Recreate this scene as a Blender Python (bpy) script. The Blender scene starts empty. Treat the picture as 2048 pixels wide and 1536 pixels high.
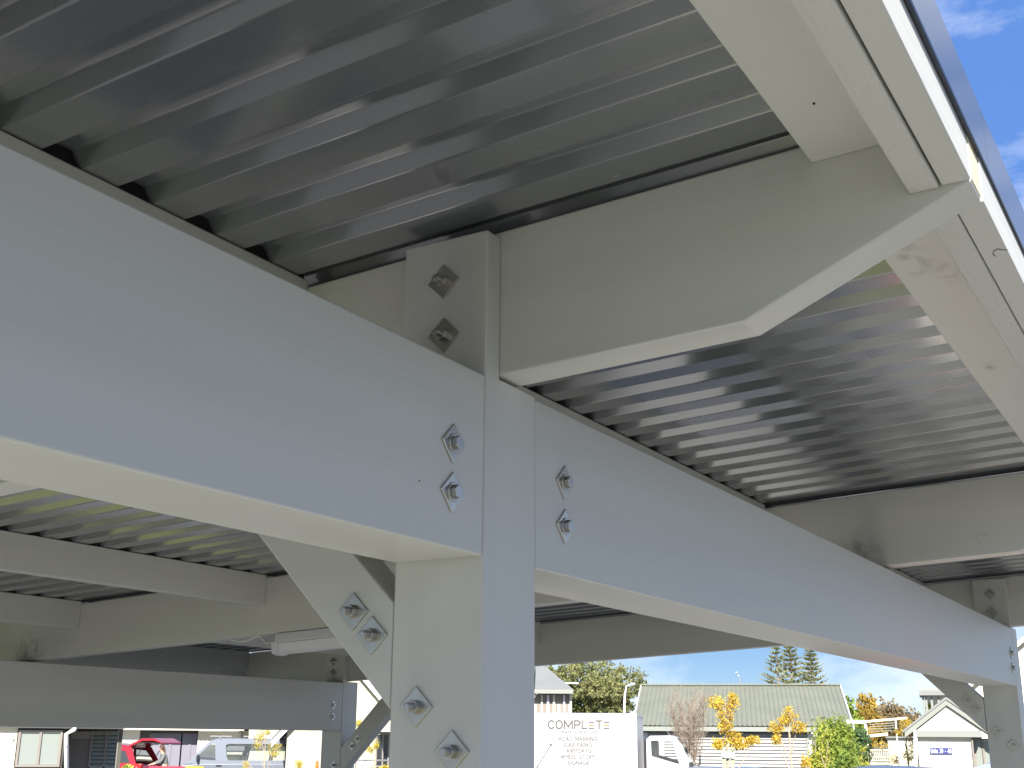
import bpy, bmesh, math, random
from mathutils import Vector, Matrix, geometry
random.seed(7)
scene = bpy.context.scene
col = scene.collection
rad = math.radians

# ------------------------------------------------------------------ camera
FPX = 2388.8                       # focal length in pixels of the 2048 px wide photograph
CAM = Vector((-1.764, -1.1027, 2.0975))
yaw, pitch, roll = 0.5359, 0.2877, 0.0069
fw = Vector((math.cos(yaw)*math.cos(pitch), math.sin(yaw)*math.cos(pitch), math.sin(pitch)))
rt = Vector((math.sin(yaw), -math.cos(yaw), 0)); up = rt.cross(fw)
rt, up = math.cos(roll)*rt + math.sin(roll)*up, -math.sin(roll)*rt + math.cos(roll)*up
cam = bpy.data.cameras.new('camera'); cam_ob = bpy.data.objects.new('camera', cam); col.objects.link(cam_ob)
cam.sensor_width = 36; cam.lens = FPX/2048*36; cam.clip_start = 0.02; cam.clip_end = 3000
cam_ob.matrix_world = Matrix(((rt.x, up.x, -fw.x, CAM.x), (rt.y, up.y, -fw.y, CAM.y), (rt.z, up.z, -fw.z, CAM.z), (0, 0, 0, 1)))
scene.camera = cam_ob

# ------------------------------------------------------------------ sky, sun, exposure
SUN_EL, SUN_A = rad(33), rad(28)   # the sun stands behind the camera, outside the eave
to_sun = Vector((-math.cos(SUN_EL)*math.cos(SUN_A), -math.cos(SUN_EL)*math.sin(SUN_A), math.sin(SUN_EL)))
world = bpy.data.worlds.new('World'); scene.world = world; world.use_nodes = True
wn, wl = world.node_tree.nodes, world.node_tree.links
wn.clear()
sky = wn.new('ShaderNodeTexSky'); sky.sky_type = 'NISHITA'; sky.sun_disc = False
sky.sun_elevation = SUN_EL; sky.sun_rotation = math.atan2(to_sun.x, to_sun.y)
sky.air_density = 0.5; sky.dust_density = 0.0; sky.ozone_density = 1.5; sky.altitude = 0
tc = wn.new('ShaderNodeTexCoord'); mp = wn.new('ShaderNodeMapping'); mp.inputs['Scale'].default_value = (1.6, 1.6, 4.0); mp.inputs['Location'].default_value = (13.7, 21.1, 0)
nz = wn.new('ShaderNodeTexNoise'); nz.inputs['Scale'].default_value = 2.3; nz.inputs['Detail'].default_value = 9; nz.inputs['Roughness'].default_value = 0.62
cr = wn.new('ShaderNodeValToRGB'); cr.color_ramp.elements[0].position = 0.44; cr.color_ramp.elements[1].position = 0.74
cr.color_ramp.elements[1].color = (0.8, 0.8, 0.8, 1)
mx = wn.new('ShaderNodeMixRGB'); mx.inputs[2].default_value = (11.5, 11.8, 12.2, 1)
bg = wn.new('ShaderNodeBackground'); bg.inputs['Strength'].default_value = 0.06
wo = wn.new('ShaderNodeOutputWorld')
wl.new(tc.outputs['Generated'], mp.inputs[0]); wl.new(mp.outputs[0], nz.inputs['Vector']); wl.new(nz.outputs[0], cr.inputs[0])
# the photograph's tone curve holds the horizon back: compress the sky's brightness, keep its hue
sh = wn.new('ShaderNodeSeparateColor'); sh.mode = 'HSV'; ch = wn.new('ShaderNodeCombineColor'); ch.mode = 'HSV'
pw = wn.new('ShaderNodeMath'); pw.operation = 'POWER'; pw.inputs[1].default_value = 0.1
ml = wn.new('ShaderNodeMath'); ml.operation = 'MULTIPLY'; ml.inputs[1].default_value = 6.0
st = wn.new('ShaderNodeMath'); st.operation = 'MULTIPLY'; st.inputs[1].default_value = 1.15; st.use_clamp = True
wl.new(sky.outputs[0], sh.inputs[0]); hs = wn.new('ShaderNodeMath'); hs.operation = 'ADD'; hs.inputs[1].default_value = 0.005; wl.new(sh.outputs[0], hs.inputs[0]); wl.new(hs.outputs[0], ch.inputs[0]); wl.new(sh.outputs[1], st.inputs[0]); wl.new(st.outputs[0], ch.inputs[1])
wl.new(sh.outputs[2], pw.inputs[0]); wl.new(pw.outputs[0], ml.inputs[0]); wl.new(ml.outputs[0], ch.inputs[2])
wl.new(cr.outputs[0], mx.inputs[0]); wl.new(ch.outputs[0], mx.inputs[1]); wl.new(mx.outputs[0], bg.inputs['Color']); wl.new(bg.outputs[0], wo.inputs[0])
sun = bpy.data.lights.new('sun', 'SUN'); sun.energy = 5.0; sun.angle = rad(0.53); sun.color = (1.0, 0.95, 0.87)
sun_ob = bpy.data.objects.new('sun', sun); col.objects.link(sun_ob)
sun_ob.rotation_euler = to_sun.to_track_quat('Z', 'Y').to_euler(); sun_ob.location = (0, 0, 30)
scene.view_settings.view_transform = 'Standard'; scene.view_settings.look = 'None'
scene.view_settings.exposure = 1.04; scene.view_settings.gamma = 1.0; scene.view_settings.use_curve_mapping = False
scene.cycles.max_bounces = 10; scene.cycles.diffuse_bounces = 6

# ------------------------------------------------------------------ helpers: pixels to rays
def ray(u, v): return fw + rt*((u-1024)/FPX) + up*((768-v)/FPX)
def hdir(u):
    d = ray(u, 1475); d = Vector((d.x, d.y, 0)); return d.normalized()
def ground(u, d):                  # ground point under photo column u, d metres away
    h = hdir(u); return Vector((CAM.x+h.x*d, CAM.y+h.y*d, 0))
def zat(u, v, d):                  # height seen at (u, v) on something d metres away
    r = ray(u, v); return CAM.z + r.z*d/math.hypot(r.x, r.y)
class Facade:
    """upright plane d metres away under column u, facing the camera (turned by rot degrees)"""
    def __init__(s, u, d, rot=0):
        s.o = ground(u, d); h = hdir(u); a = rad(rot)
        s.m = Vector((h.x*math.cos(a)-h.y*math.sin(a), h.x*math.sin(a)+h.y*math.cos(a), 0))
        s.e = Vector((s.m.y, -s.m.x, 0)); s.rz = math.atan2(s.e.y, s.e.x)
    def p(s, u, v, b=0.0):         # (sideways, height) where the ray of (u, v) meets the plane b metres behind
        r = ray(u, v); t = ((s.o + s.m*b) - CAM).dot(s.m)/r.dot(s.m); w = CAM + r*t - s.o
        return (w.dot(s.e), w.z)
    def a(s, u, b=0.0): return s.p(u, 1475, b)[0]

# ------------------------------------------------------------------ helpers: objects
def setp(o, label=None, cat=None, group=None, kind=None):
    if label: o['label'] = label
    if cat: o['category'] = cat
    if group: o['group'] = group
    if kind: o['kind'] = kind
    return o
def empty(name, loc=(0, 0, 0), rz=0, label=None, cat=None, group=None):
    o = bpy.data.objects.new(name, None); o.location = loc; o.rotation_euler = (0, 0, rz); o.empty_display_size = 0.2
    col.objects.link(o); return setp(o, label, cat, group)
def link(name, me, parent=None, loc=None, rot=None):
    o = bpy.data.objects.new(name, me); col.objects.link(o)
    if parent: o.parent = parent
    if loc is not None: o.location = loc
    if rot is not None: o.rotation_euler = rot
    return o
class MB:
    def __init__(s): s.v = []; s.f = []
    def add(s, vs, fs):
        n = len(s.v); s.v += [tuple(q) for q in vs]; s.f += [tuple(n+i for i in f) for f in fs]; return s
    def box(s, x0, x1, y0, y1, z0, z1):
        return s.add([(x0,y0,z0),(x1,y0,z0),(x1,y1,z0),(x0,y1,z0),(x0,y0,z1),(x1,y0,z1),(x1,y1,z1),(x0,y1,z1)],
                     [(3,2,1,0),(4,5,6,7),(0,1,5,4),(1,2,6,5),(2,3,7,6),(3,0,4,7)])
    def prism(s, poly, axis, t0, t1):
        """poly: (p, q) pairs; axis 'x': (y,z), 'y': (x,z), 'z': (x,y)"""
        f = {'x': lambda p, q, t: (t, p, q), 'y': lambda p, q, t: (p, t, q), 'z': lambda p, q, t: (p, q, t)}[axis]
        n = len(poly)
        return s.add([f(p, q, t0) for p, q in poly] + [f(p, q, t1) for p, q in poly],
                     [tuple(range(n))[::-1], tuple(range(n, 2*n))] + [(i, (i+1) % n, n+(i+1) % n, n+i) for i in range(n)])
    def tube(s, pts, r, n=8, r1=None):
        pts = [Vector(p) for p in pts]; rings = []
        for i, p in enumerate(pts):
            d = (pts[min(i+1, len(pts)-1)] - pts[max(i-1, 0)]).normalized()
            a = d.orthogonal().normalized(); b = d.cross(a)
            rr = r if r1 is None else r + (r1-r)*i/(len(pts)-1)
            rings.append([p + (a*math.cos(2*math.pi*k/n) + b*math.sin(2*math.pi*k/n))*rr for k in range(n)])
        vs = [q for rg in rings for q in rg]; fs = []
        for i in range(len(rings)-1):
            for k in range(n): fs.append((i*n+k, i*n+(k+1) % n, (i+1)*n+(k+1) % n, (i+1)*n+k))
        fs += [tuple(range(n))[::-1], tuple(range((len(rings)-1)*n, len(rings)*n))]
        return s.add(vs, fs)
    def mesh(s, name, mat, bevel=0, seg=2, smooth=False):
        me = bpy.data.meshes.new(name); me.from_pydata(s.v, [], s.f)
        bm = bmesh.new(); bm.from_mesh(me); bmesh.ops.recalc_face_normals(bm, faces=bm.faces)
        if bevel:
            es = [e for e in bm.edges if len(e.link_faces) == 2 and e.calc_face_angle(0) > 0.3]
            bmesh.ops.bevel(bm, geom=es, offset=bevel, segments=seg, profile=0.5, affect='EDGES', clamp_overlap=True)
        if smooth:
            for f in bm.faces: f.smooth = True
        bm.to_mesh(me); bm.free(); me.materials.append(mat); return me
    def build(s, name, mat, parent=None, bevel=0, seg=2, smooth=False, loc=None, rot=None):
        o = link(name, s.mesh(name, mat, bevel, seg, smooth), parent, loc, rot)
        if bevel and smooth:
            w = o.modifiers.new('weighted', 'WEIGHTED_NORMAL'); w.keep_sharp = True
        return o
def box(name, mat, parent, *b, bevel=0, **k): return MB().box(*b).build(name, mat, parent, bevel, **k)
def holed(outer, holes, fn):
    """thin sheet with holes: outer/holes 2-D polygons, fn maps (p, q) to 3-D"""
    polys = [[Vector((p, q, 0)) for p, q in pl] for pl in [outer]+holes]
    tri = geometry.tessellate_polygon(polys); flat = [v for pl in polys for v in pl]
    return [fn(v.x, v.y) for v in flat], [tuple(t) for t in tri]
def arc(cx, cy, rx, ry, a0, a1, n=14): return [(cx+rx*math.cos(rad(a0+(a1-a0)*k/n)), cy+ry*math.sin(rad(a0+(a1-a0)*k/n))) for k in range(n+1)]
_P = [(0, 0), (0, 1), (.32, 1)] + arc(.32, .73, .28, .27, 90, -90, 8) + [(0, .46)]
GLYPH = {'C': (.92, [arc(.5, .5, .5, .5, 42, 318)]), 'O': (1.0, [arc(.5, .5, .5, .5, 0, 360, 20)]), 'M': (.95, [[(0, 0), (0, 1), (.475, .22), (.95, 1), (.95, 0)]]),
 'P': (.6, [_P]), 'L': (.52, [[(0, 1), (0, 0), (.52, 0)]]), 'T': (.72, [[(0, 1), (.72, 1)], [(.36, 1), (.36, 0)]]), 'E': (.52, [[(.52, 1), (0, 1), (0, 0), (.52, 0)], [(0, .52), (.44, .52)]]),
 'R': (.64, [_P, [(.3, .46), (.64, 0)]]), 'A': (.8, [[(0, 0), (.4, 1), (.8, 0)], [(.15, .33), (.65, .33)]]), 'F': (.5, [[(.5, 1), (0, 1), (0, 0)], [(0, .5), (.42, .5)]]), 'I': (.04, [[(.02, 0), (.02, 1)]]),
 'S': (.56, [arc(.28, .745, .27, .255, 35, 270, 9) + arc(.28, .25, .28, .24, 90, -145, 9)]), 'V': (.8, [[(0, 1), (.4, 0), (.8, 1)]]), 'D': (.72, [[(.25, 0), (0, 0), (0, 1), (.25, 1)] + arc(.25, .5, .47, .5, 90, -90, 10)]),
 'K': (.62, [[(0, 0), (0, 1)], [(.58, 1), (0, .45)], [(.2, .62), (.62, 0)]]), 'N': (.74, [[(0, 0), (0, 1), (.74, 0), (.74, 1)]]), 'G': (.95, [arc(.5, .5, .5, .5, 42, 345) + [(1.0, .46), (.55, .46)]]),
 'W': (1.15, [[(0, 1), (.29, 0), (.575, .9), (.86, 0), (1.15, 1)]]), 'H': (.7, [[(0, 0), (0, 1)], [(.7, 0), (.7, 1)], [(0, .5), (.7, .5)]]), 'U': (.7, [[(0, 1), (0, .35)] + arc(.35, .35, .35, .35, 180, 360, 10) + [(.7, 1)]]),
 'n': (.46, [[(0, 0), (0, .68)], [(0, .42)] + arc(.23, .42, .23, .26, 180, 0, 8) + [(.46, 0)]]), 'i': (.04, [[(.02, 0), (.02, .66)], [(.02, .88), (.02, .98)]]), 't': (.3, [[(.12, .95), (.12, .12), (.3, .02)], [(0, .66), (.3, .66)]]),
 's': (.38, [arc(.19, .51, .18, .17, 35, 270, 7) + arc(.19, .17, .19, .17, 90, -145, 7)]), '3': (.54, [arc(.27, .76, .25, .24, 140, -90, 9), arc(.27, .26, .27, .26, 90, -145, 9)]), '9': (.56, [arc(.28, .7, .28, .3, 0, 360, 14), [(.56, .7), (.5, .25), (.3, 0)]]),
 '4': (.6, [[(.44, 0), (.44, 1), (0, .3), (.6, .3)]]), '8': (.56, [arc(.28, .75, .24, .25, 0, 360, 12), arc(.28, .25, .28, .25, 0, 360, 12)]), '-': (.3, [[(0, .42), (.3, .42)]]), ' ': (.42, [])}
def lettering(st, x0, x1, z0, h, m, parent, y, th, gap=.22):
    """stroke letters st fitted between x0 and x1, baseline z0, height h, stroke thickness th"""
    units = sum(GLYPH[c][0]+gap for c in st)-gap; kx = (x1-x0)/units; x = x0; o = MB(); k = 0
    for c in st:
        w, strokes = GLYPH[c]
        for sk in strokes:
            for (pa, qa), (pb, qb) in zip(sk[:-1], sk[1:]):
                a = Vector((x+pa*kx, z0+qa*h)); b = Vector((x+pb*kx, z0+qb*h)); d = (b-a)
                if d.length < 1e-6: continue
                d = d.normalized()*th*.5; n = Vector((-d.y, d.x)); a = a-d*.9; b = b+d*.9; yy = y-.00012*(k % 9); k += 1
                o.add([(a.x-n.x, yy, a.y-n.y), (b.x-n.x, yy, b.y-n.y), (b.x+n.x, yy, b.y+n.y), (a.x+n.x, yy, a.y+n.y)], [(0, 1, 2, 3)])
        x += (w+gap)*kx
    return setp(o.build('lettering', m, parent), kind='stuff' if len(st) > 1 else None)
def copy_tree(o, parent=None):
    c = o.copy(); col.objects.link(c); c.parent = parent
    for ch in o.children: copy_tree(ch, c)
    return c

# ------------------------------------------------------------------ helpers: materials
def mat(name, color, rough=0.6, metal=0.0, spec=0.5, var=0.0, vscale=4.0, stretch=(1, 1, 1), bump=0.0, bscale=40.0, bstretch=None, coat=0.0, rvar=0.0, trans=0.0, sub=0.0, ior=1.5):
    m = bpy.data.materials.new(name); m.use_nodes = True
    nt = m.node_tree; n, l = nt.nodes, nt.links; b = n['Principled BSDF']
    b.inputs['Base Color'].default_value = (*color, 1); b.inputs['Roughness'].default_value = rough; b.inputs['Metallic'].default_value = metal
    b.inputs['Specular IOR Level'].default_value = spec; b.inputs['Coat Weight'].default_value = coat; b.inputs['Transmission Weight'].default_value = trans
    b.inputs['IOR'].default_value = ior; b.inputs['Coat IOR'].default_value = 2.0 if ior > 1.6 else 1.5; b.inputs['Coat Roughness'].default_value = 0.12
    if sub: b.inputs['Subsurface Weight'].default_value = sub
    if var or bump or rvar:
        t = n.new('ShaderNodeTexCoord')
        mpn = n.new('ShaderNodeMapping'); mpn.inputs['Scale'].default_value = stretch; l.new(t.outputs['Object'], mpn.inputs[0])
    if var or rvar:
        z = n.new('ShaderNodeTexNoise'); z.inputs['Scale'].default_value = vscale; z.inputs['Detail'].default_value = 6; l.new(mpn.outputs[0], z.inputs['Vector'])
        if var:
            r = n.new('ShaderNodeValToRGB'); r.color_ramp.elements[0].position = 0.3; r.color_ramp.elements[1].position = 0.7
            r.color_ramp.elements[0].color = (*[c*(1-var) for c in color], 1); r.color_ramp.elements[1].color = (*[min(1, c*(1+var)) for c in color], 1)
            l.new(z.outputs[0], r.inputs[0]); l.new(r.outputs[0], b.inputs['Base Color'])
        if rvar:
            q = n.new('ShaderNodeMapRange'); q.inputs[3].default_value = max(0.02, rough-rvar); q.inputs[4].default_value = min(1, rough+rvar)
            q.inputs[1].default_value = 0.3; q.inputs[2].default_value = 0.7
            l.new(z.outputs[0], q.inputs[0]); l.new(q.outputs[0], b.inputs['Roughness'])
    if bump:
        m2 = n.new('ShaderNodeMapping'); m2.inputs['Scale'].default_value = bstretch or stretch; l.new(t.outputs['Object'], m2.inputs[0])
        z2 = n.new('ShaderNodeTexNoise'); z2.inputs['Scale'].default_value = bscale; z2.inputs['Detail'].default_value = 5; l.new(m2.outputs[0], z2.inputs['Vector'])
        bp = n.new('ShaderNodeBump'); bp.inputs['Strength'].default_value = bump; bp.inputs['Distance'].default_value = 0.004
        l.new(z2.outputs[0], bp.inputs['Height']); l.new(bp.outputs[0], b.inputs['Normal'])
    return m
PAINT = (0.57, 0.565, 0.515)
def paint(axis, bump=0.10, rough=0.42, color=PAINT, name='grey_paint'):
    st = {'x': (1, 14, 14), 'y': (14, 1, 14), 'z': (14, 14, 1)}[axis]
    return mat(name+'_'+axis, color, rough, var=0.07, vscale=1.3, stretch=tuple(q*0.35 for q in st), bump=bump, bscale=9, bstretch=st, rvar=0.08)
PX, PY, PZ = paint('x'), paint('y'), paint('z')
def stained(axis, spots, name):
    m = paint(axis, name=name); nt = m.node_tree; n, l = nt.nodes, nt.links; b = n['Principled BSDF']; src = b.inputs['Base Color'].links[0].from_socket
    t = n.new('ShaderNodeTexCoord')
    nz2 = n.new('ShaderNodeTexNoise'); nz2.inputs['Scale'].default_value = 26; nz2.inputs['Detail'].default_value = 6; l.new(t.outputs['Object'], nz2.inputs['Vector'])
    acc = None
    for (p, r) in spots:
        d = n.new('ShaderNodeVectorMath'); d.operation = 'SUBTRACT'; d.inputs[1].default_value = p; l.new(t.outputs['Object'], d.inputs[0])
        e = n.new('ShaderNodeVectorMath'); e.operation = 'DIVIDE'; e.inputs[1].default_value = r; l.new(d.outputs[0], e.inputs[0])
        g = n.new('ShaderNodeVectorMath'); g.operation = 'LENGTH'; l.new(e.outputs[0], g.inputs[0])
        q = n.new('ShaderNodeMapRange'); q.inputs[1].default_value = 1; q.inputs[2].default_value = 0; q.inputs[3].default_value = 0; q.inputs[4].default_value = 1; l.new(g.outputs['Value'], q.inputs[0])
        if acc is None: acc = q.outputs[0]
        else:
            ad = n.new('ShaderNodeMath'); ad.operation = 'MAXIMUM'; l.new(acc, ad.inputs[0]); l.new(q.outputs[0], ad.inputs[1]); acc = ad.outputs[0]
    cr2 = n.new('ShaderNodeMapRange'); cr2.inputs[1].default_value = .42; cr2.inputs[2].default_value = .62; l.new(nz2.outputs[0], cr2.inputs[0])
    mu = n.new('ShaderNodeMath'); mu.operation = 'MULTIPLY'; l.new(acc, mu.inputs[0]); l.new(cr2.outputs[0], mu.inputs[1])
    mi = n.new('ShaderNodeMixRGB'); mi.inputs[2].default_value = (0.30, 0.29, 0.26, 1); l.new(mu.outputs[0], mi.inputs[0]); l.new(src, mi.inputs[1]); l.new(mi.outputs[0], b.inputs['Base Color'])
    return m
PSTAIN = stained('x', [((.56, -.655, 3.025), (.13, .045, .1)), ((.68, -.70, 3.025), (.08, .03, .1)), ((1.4, -.66, 3.025), (.05, .02, .1))], 'scuffed_paint')
PSTAIN_R = stained('y', [((2.947, 4.96, 2.56), (.1, .16, .13)), ((2.947, .10, 2.80), (.1, .12, .08)), ((2.947, -.35, 2.82), (.1, .05, .03))], 'stained_paint')
PROUGH = paint('x', bump=1.0, rough=0.6, name='rough_sawn_paint')
PSAWN = paint('x', bump=0.28, rough=0.55, name='sawn_paint')
STEEL_ROOF = mat('roof_steel', (0.125, 0.136, 0.146), 0.25, spec=0.5, ior=1.7, coat=0.8, rvar=0.06, vscale=2.0, stretch=(3, .4, 1), bump=0.02, bscale=6)
FLASH = mat('flashing_steel', (0.045, 0.052, 0.075), 0.16, spec=0.8, bump=0.02, bscale=3)
INOX = mat('stainless_steel', (0.50, 0.48, 0.43), 0.3, metal=1.0, rvar=0.07, vscale=30)
INOX_B = mat('bolt_steel', (0.48, 0.47, 0.45), 0.34, metal=1.0)
ENDGRAIN = mat('pale_end_grain', (0.74, 0.66, 0.45), 0.8, var=0.2, vscale=60, bump=0.4, bscale=90)
DARK = mat('dark_mark', (0.03, 0.03, 0.03), 0.9)

# ================================================================== the setting
def sheet(name, m, x0, x1, y0, y1, z, **k):
    return setp(MB().add([(x0,y0,z),(x1,y0,z),(x1,y1,z),(x0,y1,z)], [(0,1,2,3)]).build(name, m), kind='structure', **k)
M_ASPH = mat('asphalt', (0.15, 0.147, 0.14), 0.9, var=0.25, vscale=0.5, bump=0.3, bscale=60)
M_CONC = mat('pale_concrete', (0.55, 0.545, 0.48), 0.85, var=0.12, vscale=0.8, bump=0.2, bscale=30)
M_LAWN = mat('lawn_grass', (0.40, 0.43, 0.13), 0.9, var=0.3, vscale=3, bump=0.6, bscale=60)
M_FIELD = mat('far_ground', (0.15, 0.16, 0.09), 0.95, var=0.3, vscale=0.1)
sheet('ground', M_FIELD, -900, 900, -900, 900, -0.008)
sheet('road', M_ASPH, -30, 75, -60, 70, -0.004)
sheet('concrete_apron', M_CONC, -3.4, 8.5, -0.8, 0.45, 0.0)
sheet('painted_sun_patch', mat('sun_patch_white', (0.80, 0.79, 0.74), 0.7, var=0.08, vscale=5), -2.7, 1.7, 1.1, 1.95, 0.0)  # white sheet painted in for a sunlit patch of ground mirrored in the roof
sheet('lawn', M_LAWN, -2.2, 0.9, 6.0, 12.0, 0.004)
sheet('lawn', M_LAWN, -7.0, -2.35, -0.8, 0.45, 0.004)

# ================================================================== the carport
SL = 0.0469                        # the roof rises outward by this slope
HB, HT = 2.4, 2.73                 # beam underside and top on the near side
W, PXW = 0.1907, 0.1837            # post depth and width
TX, RW = 0.0501, 0.0847            # tongue thickness, rafter width
YF, DZF = 4.898, -0.262            # far row of posts and its lower beam level
X2 = 5.804                         # bay length
XL = -2.25                         # left end of the roof
def raf_b(y): return 2.7431 - SL*y
def raf_t(y): return 3.0325 - SL*y
def pan(y): return 3.047 - SL*y    # underside of the roof pans
cp = empty('carport', (0, 0, 0), 0, 'open carport of grey painted timber posts, beams and rafters under ribbed grey steel roofing', 'carport')

washer_me = MB().prism([(0, -.0354), (.0354, 0), (0, .0354), (-.0354, 0)], 'y', -.004, 0).mesh('washer_plate', INOX, 0.0012, 2)
def bolt_mesh():
    m = MB(); hexa = [(.0128*math.cos(k*math.pi/3+.4), .0128*math.sin(k*math.pi/3+.4)) for k in range(6)]
    m.prism(hexa, 'y', -.0165, -.004)
    rod = [(.0078*math.cos(k*math.pi/6), .0078*math.sin(k*math.pi/6)) for k in range(12)]
    m.prism(rod, 'y', -.030, -.0165)
    dome = [(.0062*math.cos(k*math.pi/6), .0062*math.sin(k*math.pi/6)) for k in range(12)]
    m.prism(dome, 'y', -.032, -.030)
    return m.mesh('bolt_with_nut', INOX_B, 0.0008, 2)
def head_mesh():
    m = MB(); hexa = [(.0124*math.cos(k*math.pi/3+.15), .0124*math.sin(k*math.pi/3+.15)) for k in range(6)]
    m.prism([(.017*math.cos(k*math.pi/9), .017*math.sin(k*math.pi/9)) for k in range(18)], 'y', -.0062, -.0035)
    m.prism(hexa, 'y', -.0165, -.006)
    return m.mesh('bolt_head', INOX_B, 0.0012, 2)
BOLT, HEAD = bolt_mesh(), head_mesh()
def bolt(parent, p, face, head=False, spin=None):
    """face '-y': plate on an outer face, '-x': plate on a face looking along -x"""
    rz = 0 if face == '-y' else -math.pi/2
    sp = random.uniform(-.06, .06) if spin is None else spin
    w = link('washer_plate', washer_me, parent); w.location = p; w.rotation_euler = Matrix.Rotation(rz, 3, 'Z').to_euler()
    w.rotation_euler = (Matrix.Rotation(rz, 3, 'Z') @ Matrix.Rotation(sp, 3, 'Y')).to_euler()
    b = link('bolt_head' if head else 'bolt', HEAD if head else BOLT, parent); b.location = p
    b.rotation_euler = (Matrix.Rotation(rz, 3, 'Z') @ Matrix.Rotation(random.uniform(0, 1), 3, 'Y')).to_euler()

def make_post(x, y, dz):
    seat = (raf_b(y+W) + 0.001); T = 3.018 + dz*0.88
    poly = [(0, 0), (PXW, 0), (PXW, seat), (TX-.0015, seat), (TX-.0015, T), (0, T)]
    return MB().prism([(x+p, q) for p, q in poly], 'y', y, y+W).build('post', PZ, cp, 0.005, 3, True)
def make_beam(x0, x1, y, dz): return MB().box(x0, x1, y+.001, y+W-.001, HB+dz, HT+dz+(.03 if dz else 0)).build('beam', PX, cp, 0.005, 3, True)
def brace_poly(y, dz, sgn):        # 45 degree knee brace in the y-z plane
    # lower edge runs through (y .190, z 2.142), upper edge through (y .190, z 2.329); it rises away from the post
    c0, c1 = 2.142-.190, 2.329-.190
    if sgn > 0: y0, y1 = W-.06, 0.60
    top = lambda c: (raf_b(0.55)-c)
    pts = [(W+.0015, c0+W), (raf_b(.8)-c0+.0, raf_b(.8)-.002), (raf_b(.6)-c1, raf_b(.6)-.002), (W+.0015, c1+W)]
    if sgn > 0: return pts
    return [((YF-(p-W)), q+dz+.035) for p, q in pts]
posts = {}
for i, x in enumerate((0.0, X2)):
    p = make_post(x, 0, 0); posts[i] = p
    f = make_post(x, YF, DZF)
    for yy, zz in ((.097, 2.929), (.094, 2.821)): bolt(p, (x, yy, zz), '-x')
    for yy, zz in ((.133, 2.147), (.057, 2.074)): bolt(p, (x, yy, zz), '-x', spin=0)
    for yy, zz in ((5.006, 2.661), (5.006, 2.577), (4.953, 1.886), (5.03, 1.81)): bolt(f, (x, yy, zz), '-x')
    b = MB().prism(brace_poly(0, 0, 1), 'x', x+.002, x+.092).build('brace', PY, cp, 0.004, 3, True)
    for yy, zz in ((.281, 2.317), (.236, 2.273)): bolt(b, (x+.002, yy, zz), '-x', spin=0)
    # far brace mirrored: rises towards the near side
    fb = [(4.898-.0015, 6.72-4.898), (4.898-.0015, 6.912-4.898)]
    q = [(YF-.0015, 1.823), (YF-.0015, 2.012), (6.912-raf_b(4.4), raf_b(4.4)-.002), (6.722-raf_b(4.15), raf_b(4.15)-.002)]
    b = MB().prism(q, 'x', x+.002, x+.092).build('brace', PY, cp, 0.004, 3, True)
    for yy, zz in ((4.735, 2.079), (4.788, 2.026)): bolt(b, (x+.002, yy, zz), '-x', spin=0)
for k, (x0, x1) in enumerate(((XL+.02, -.0008), (PXW+.0012, X2-.0008))):
    b = make_beam(x0, x1, 0, 0); f = make_beam(x0, x1, YF, DZF)
    for xx, zz in (((-.104, 2.580), (-.104, 2.495)) if k == 0 else ((.300, 2.585), (.300, 2.497), (5.705, 2.580), (5.704, 2.496))):
        bolt(b, (xx, .001, zz), '-y', True, spin=0.03 if xx < 1 else 0)
    if k == 1:
        for xx, zz in ((5.690, 2.327), (5.690, 2.242)): bolt(f, (xx, YF+.001, zz), '-y', True)
    if k == 0:
        MB().prism([(.0016*math.cos(t*1.05), .0016*math.sin(t*1.05)) for t in range(6)], 'y', -.0006, .002).build('nail_hole', DARK, b, loc=(-.199, .001, 2.497))
RX = [XL+.03, TX, 2.947, X2+TX]
YE = -.852                         # rafter ends on the near eave
rafters = []
for x in RX:
    poly = [(YE, 2.931), (-.474, 2.7645), (5.98, raf_b(5.98)), (5.98, raf_t(5.98)), (YE, raf_t(YE))]
    r = MB().prism(poly, 'x', x, x+RW).build('rafter', PSTAIN_R if x > 2 and x < 3 else PY, cp, 0.005, 3, True); rafters.append(r)
    MB().prism([(YE-.0012, 2.936), (YE-.0012, raf_t(YE)-.004), (YE+.001, raf_t(YE)-.004), (YE+.001, 2.936)], 'x', x+.004, x+RW-.004).build('end_grain', ENDGRAIN, r)
GAP = .0009
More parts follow.
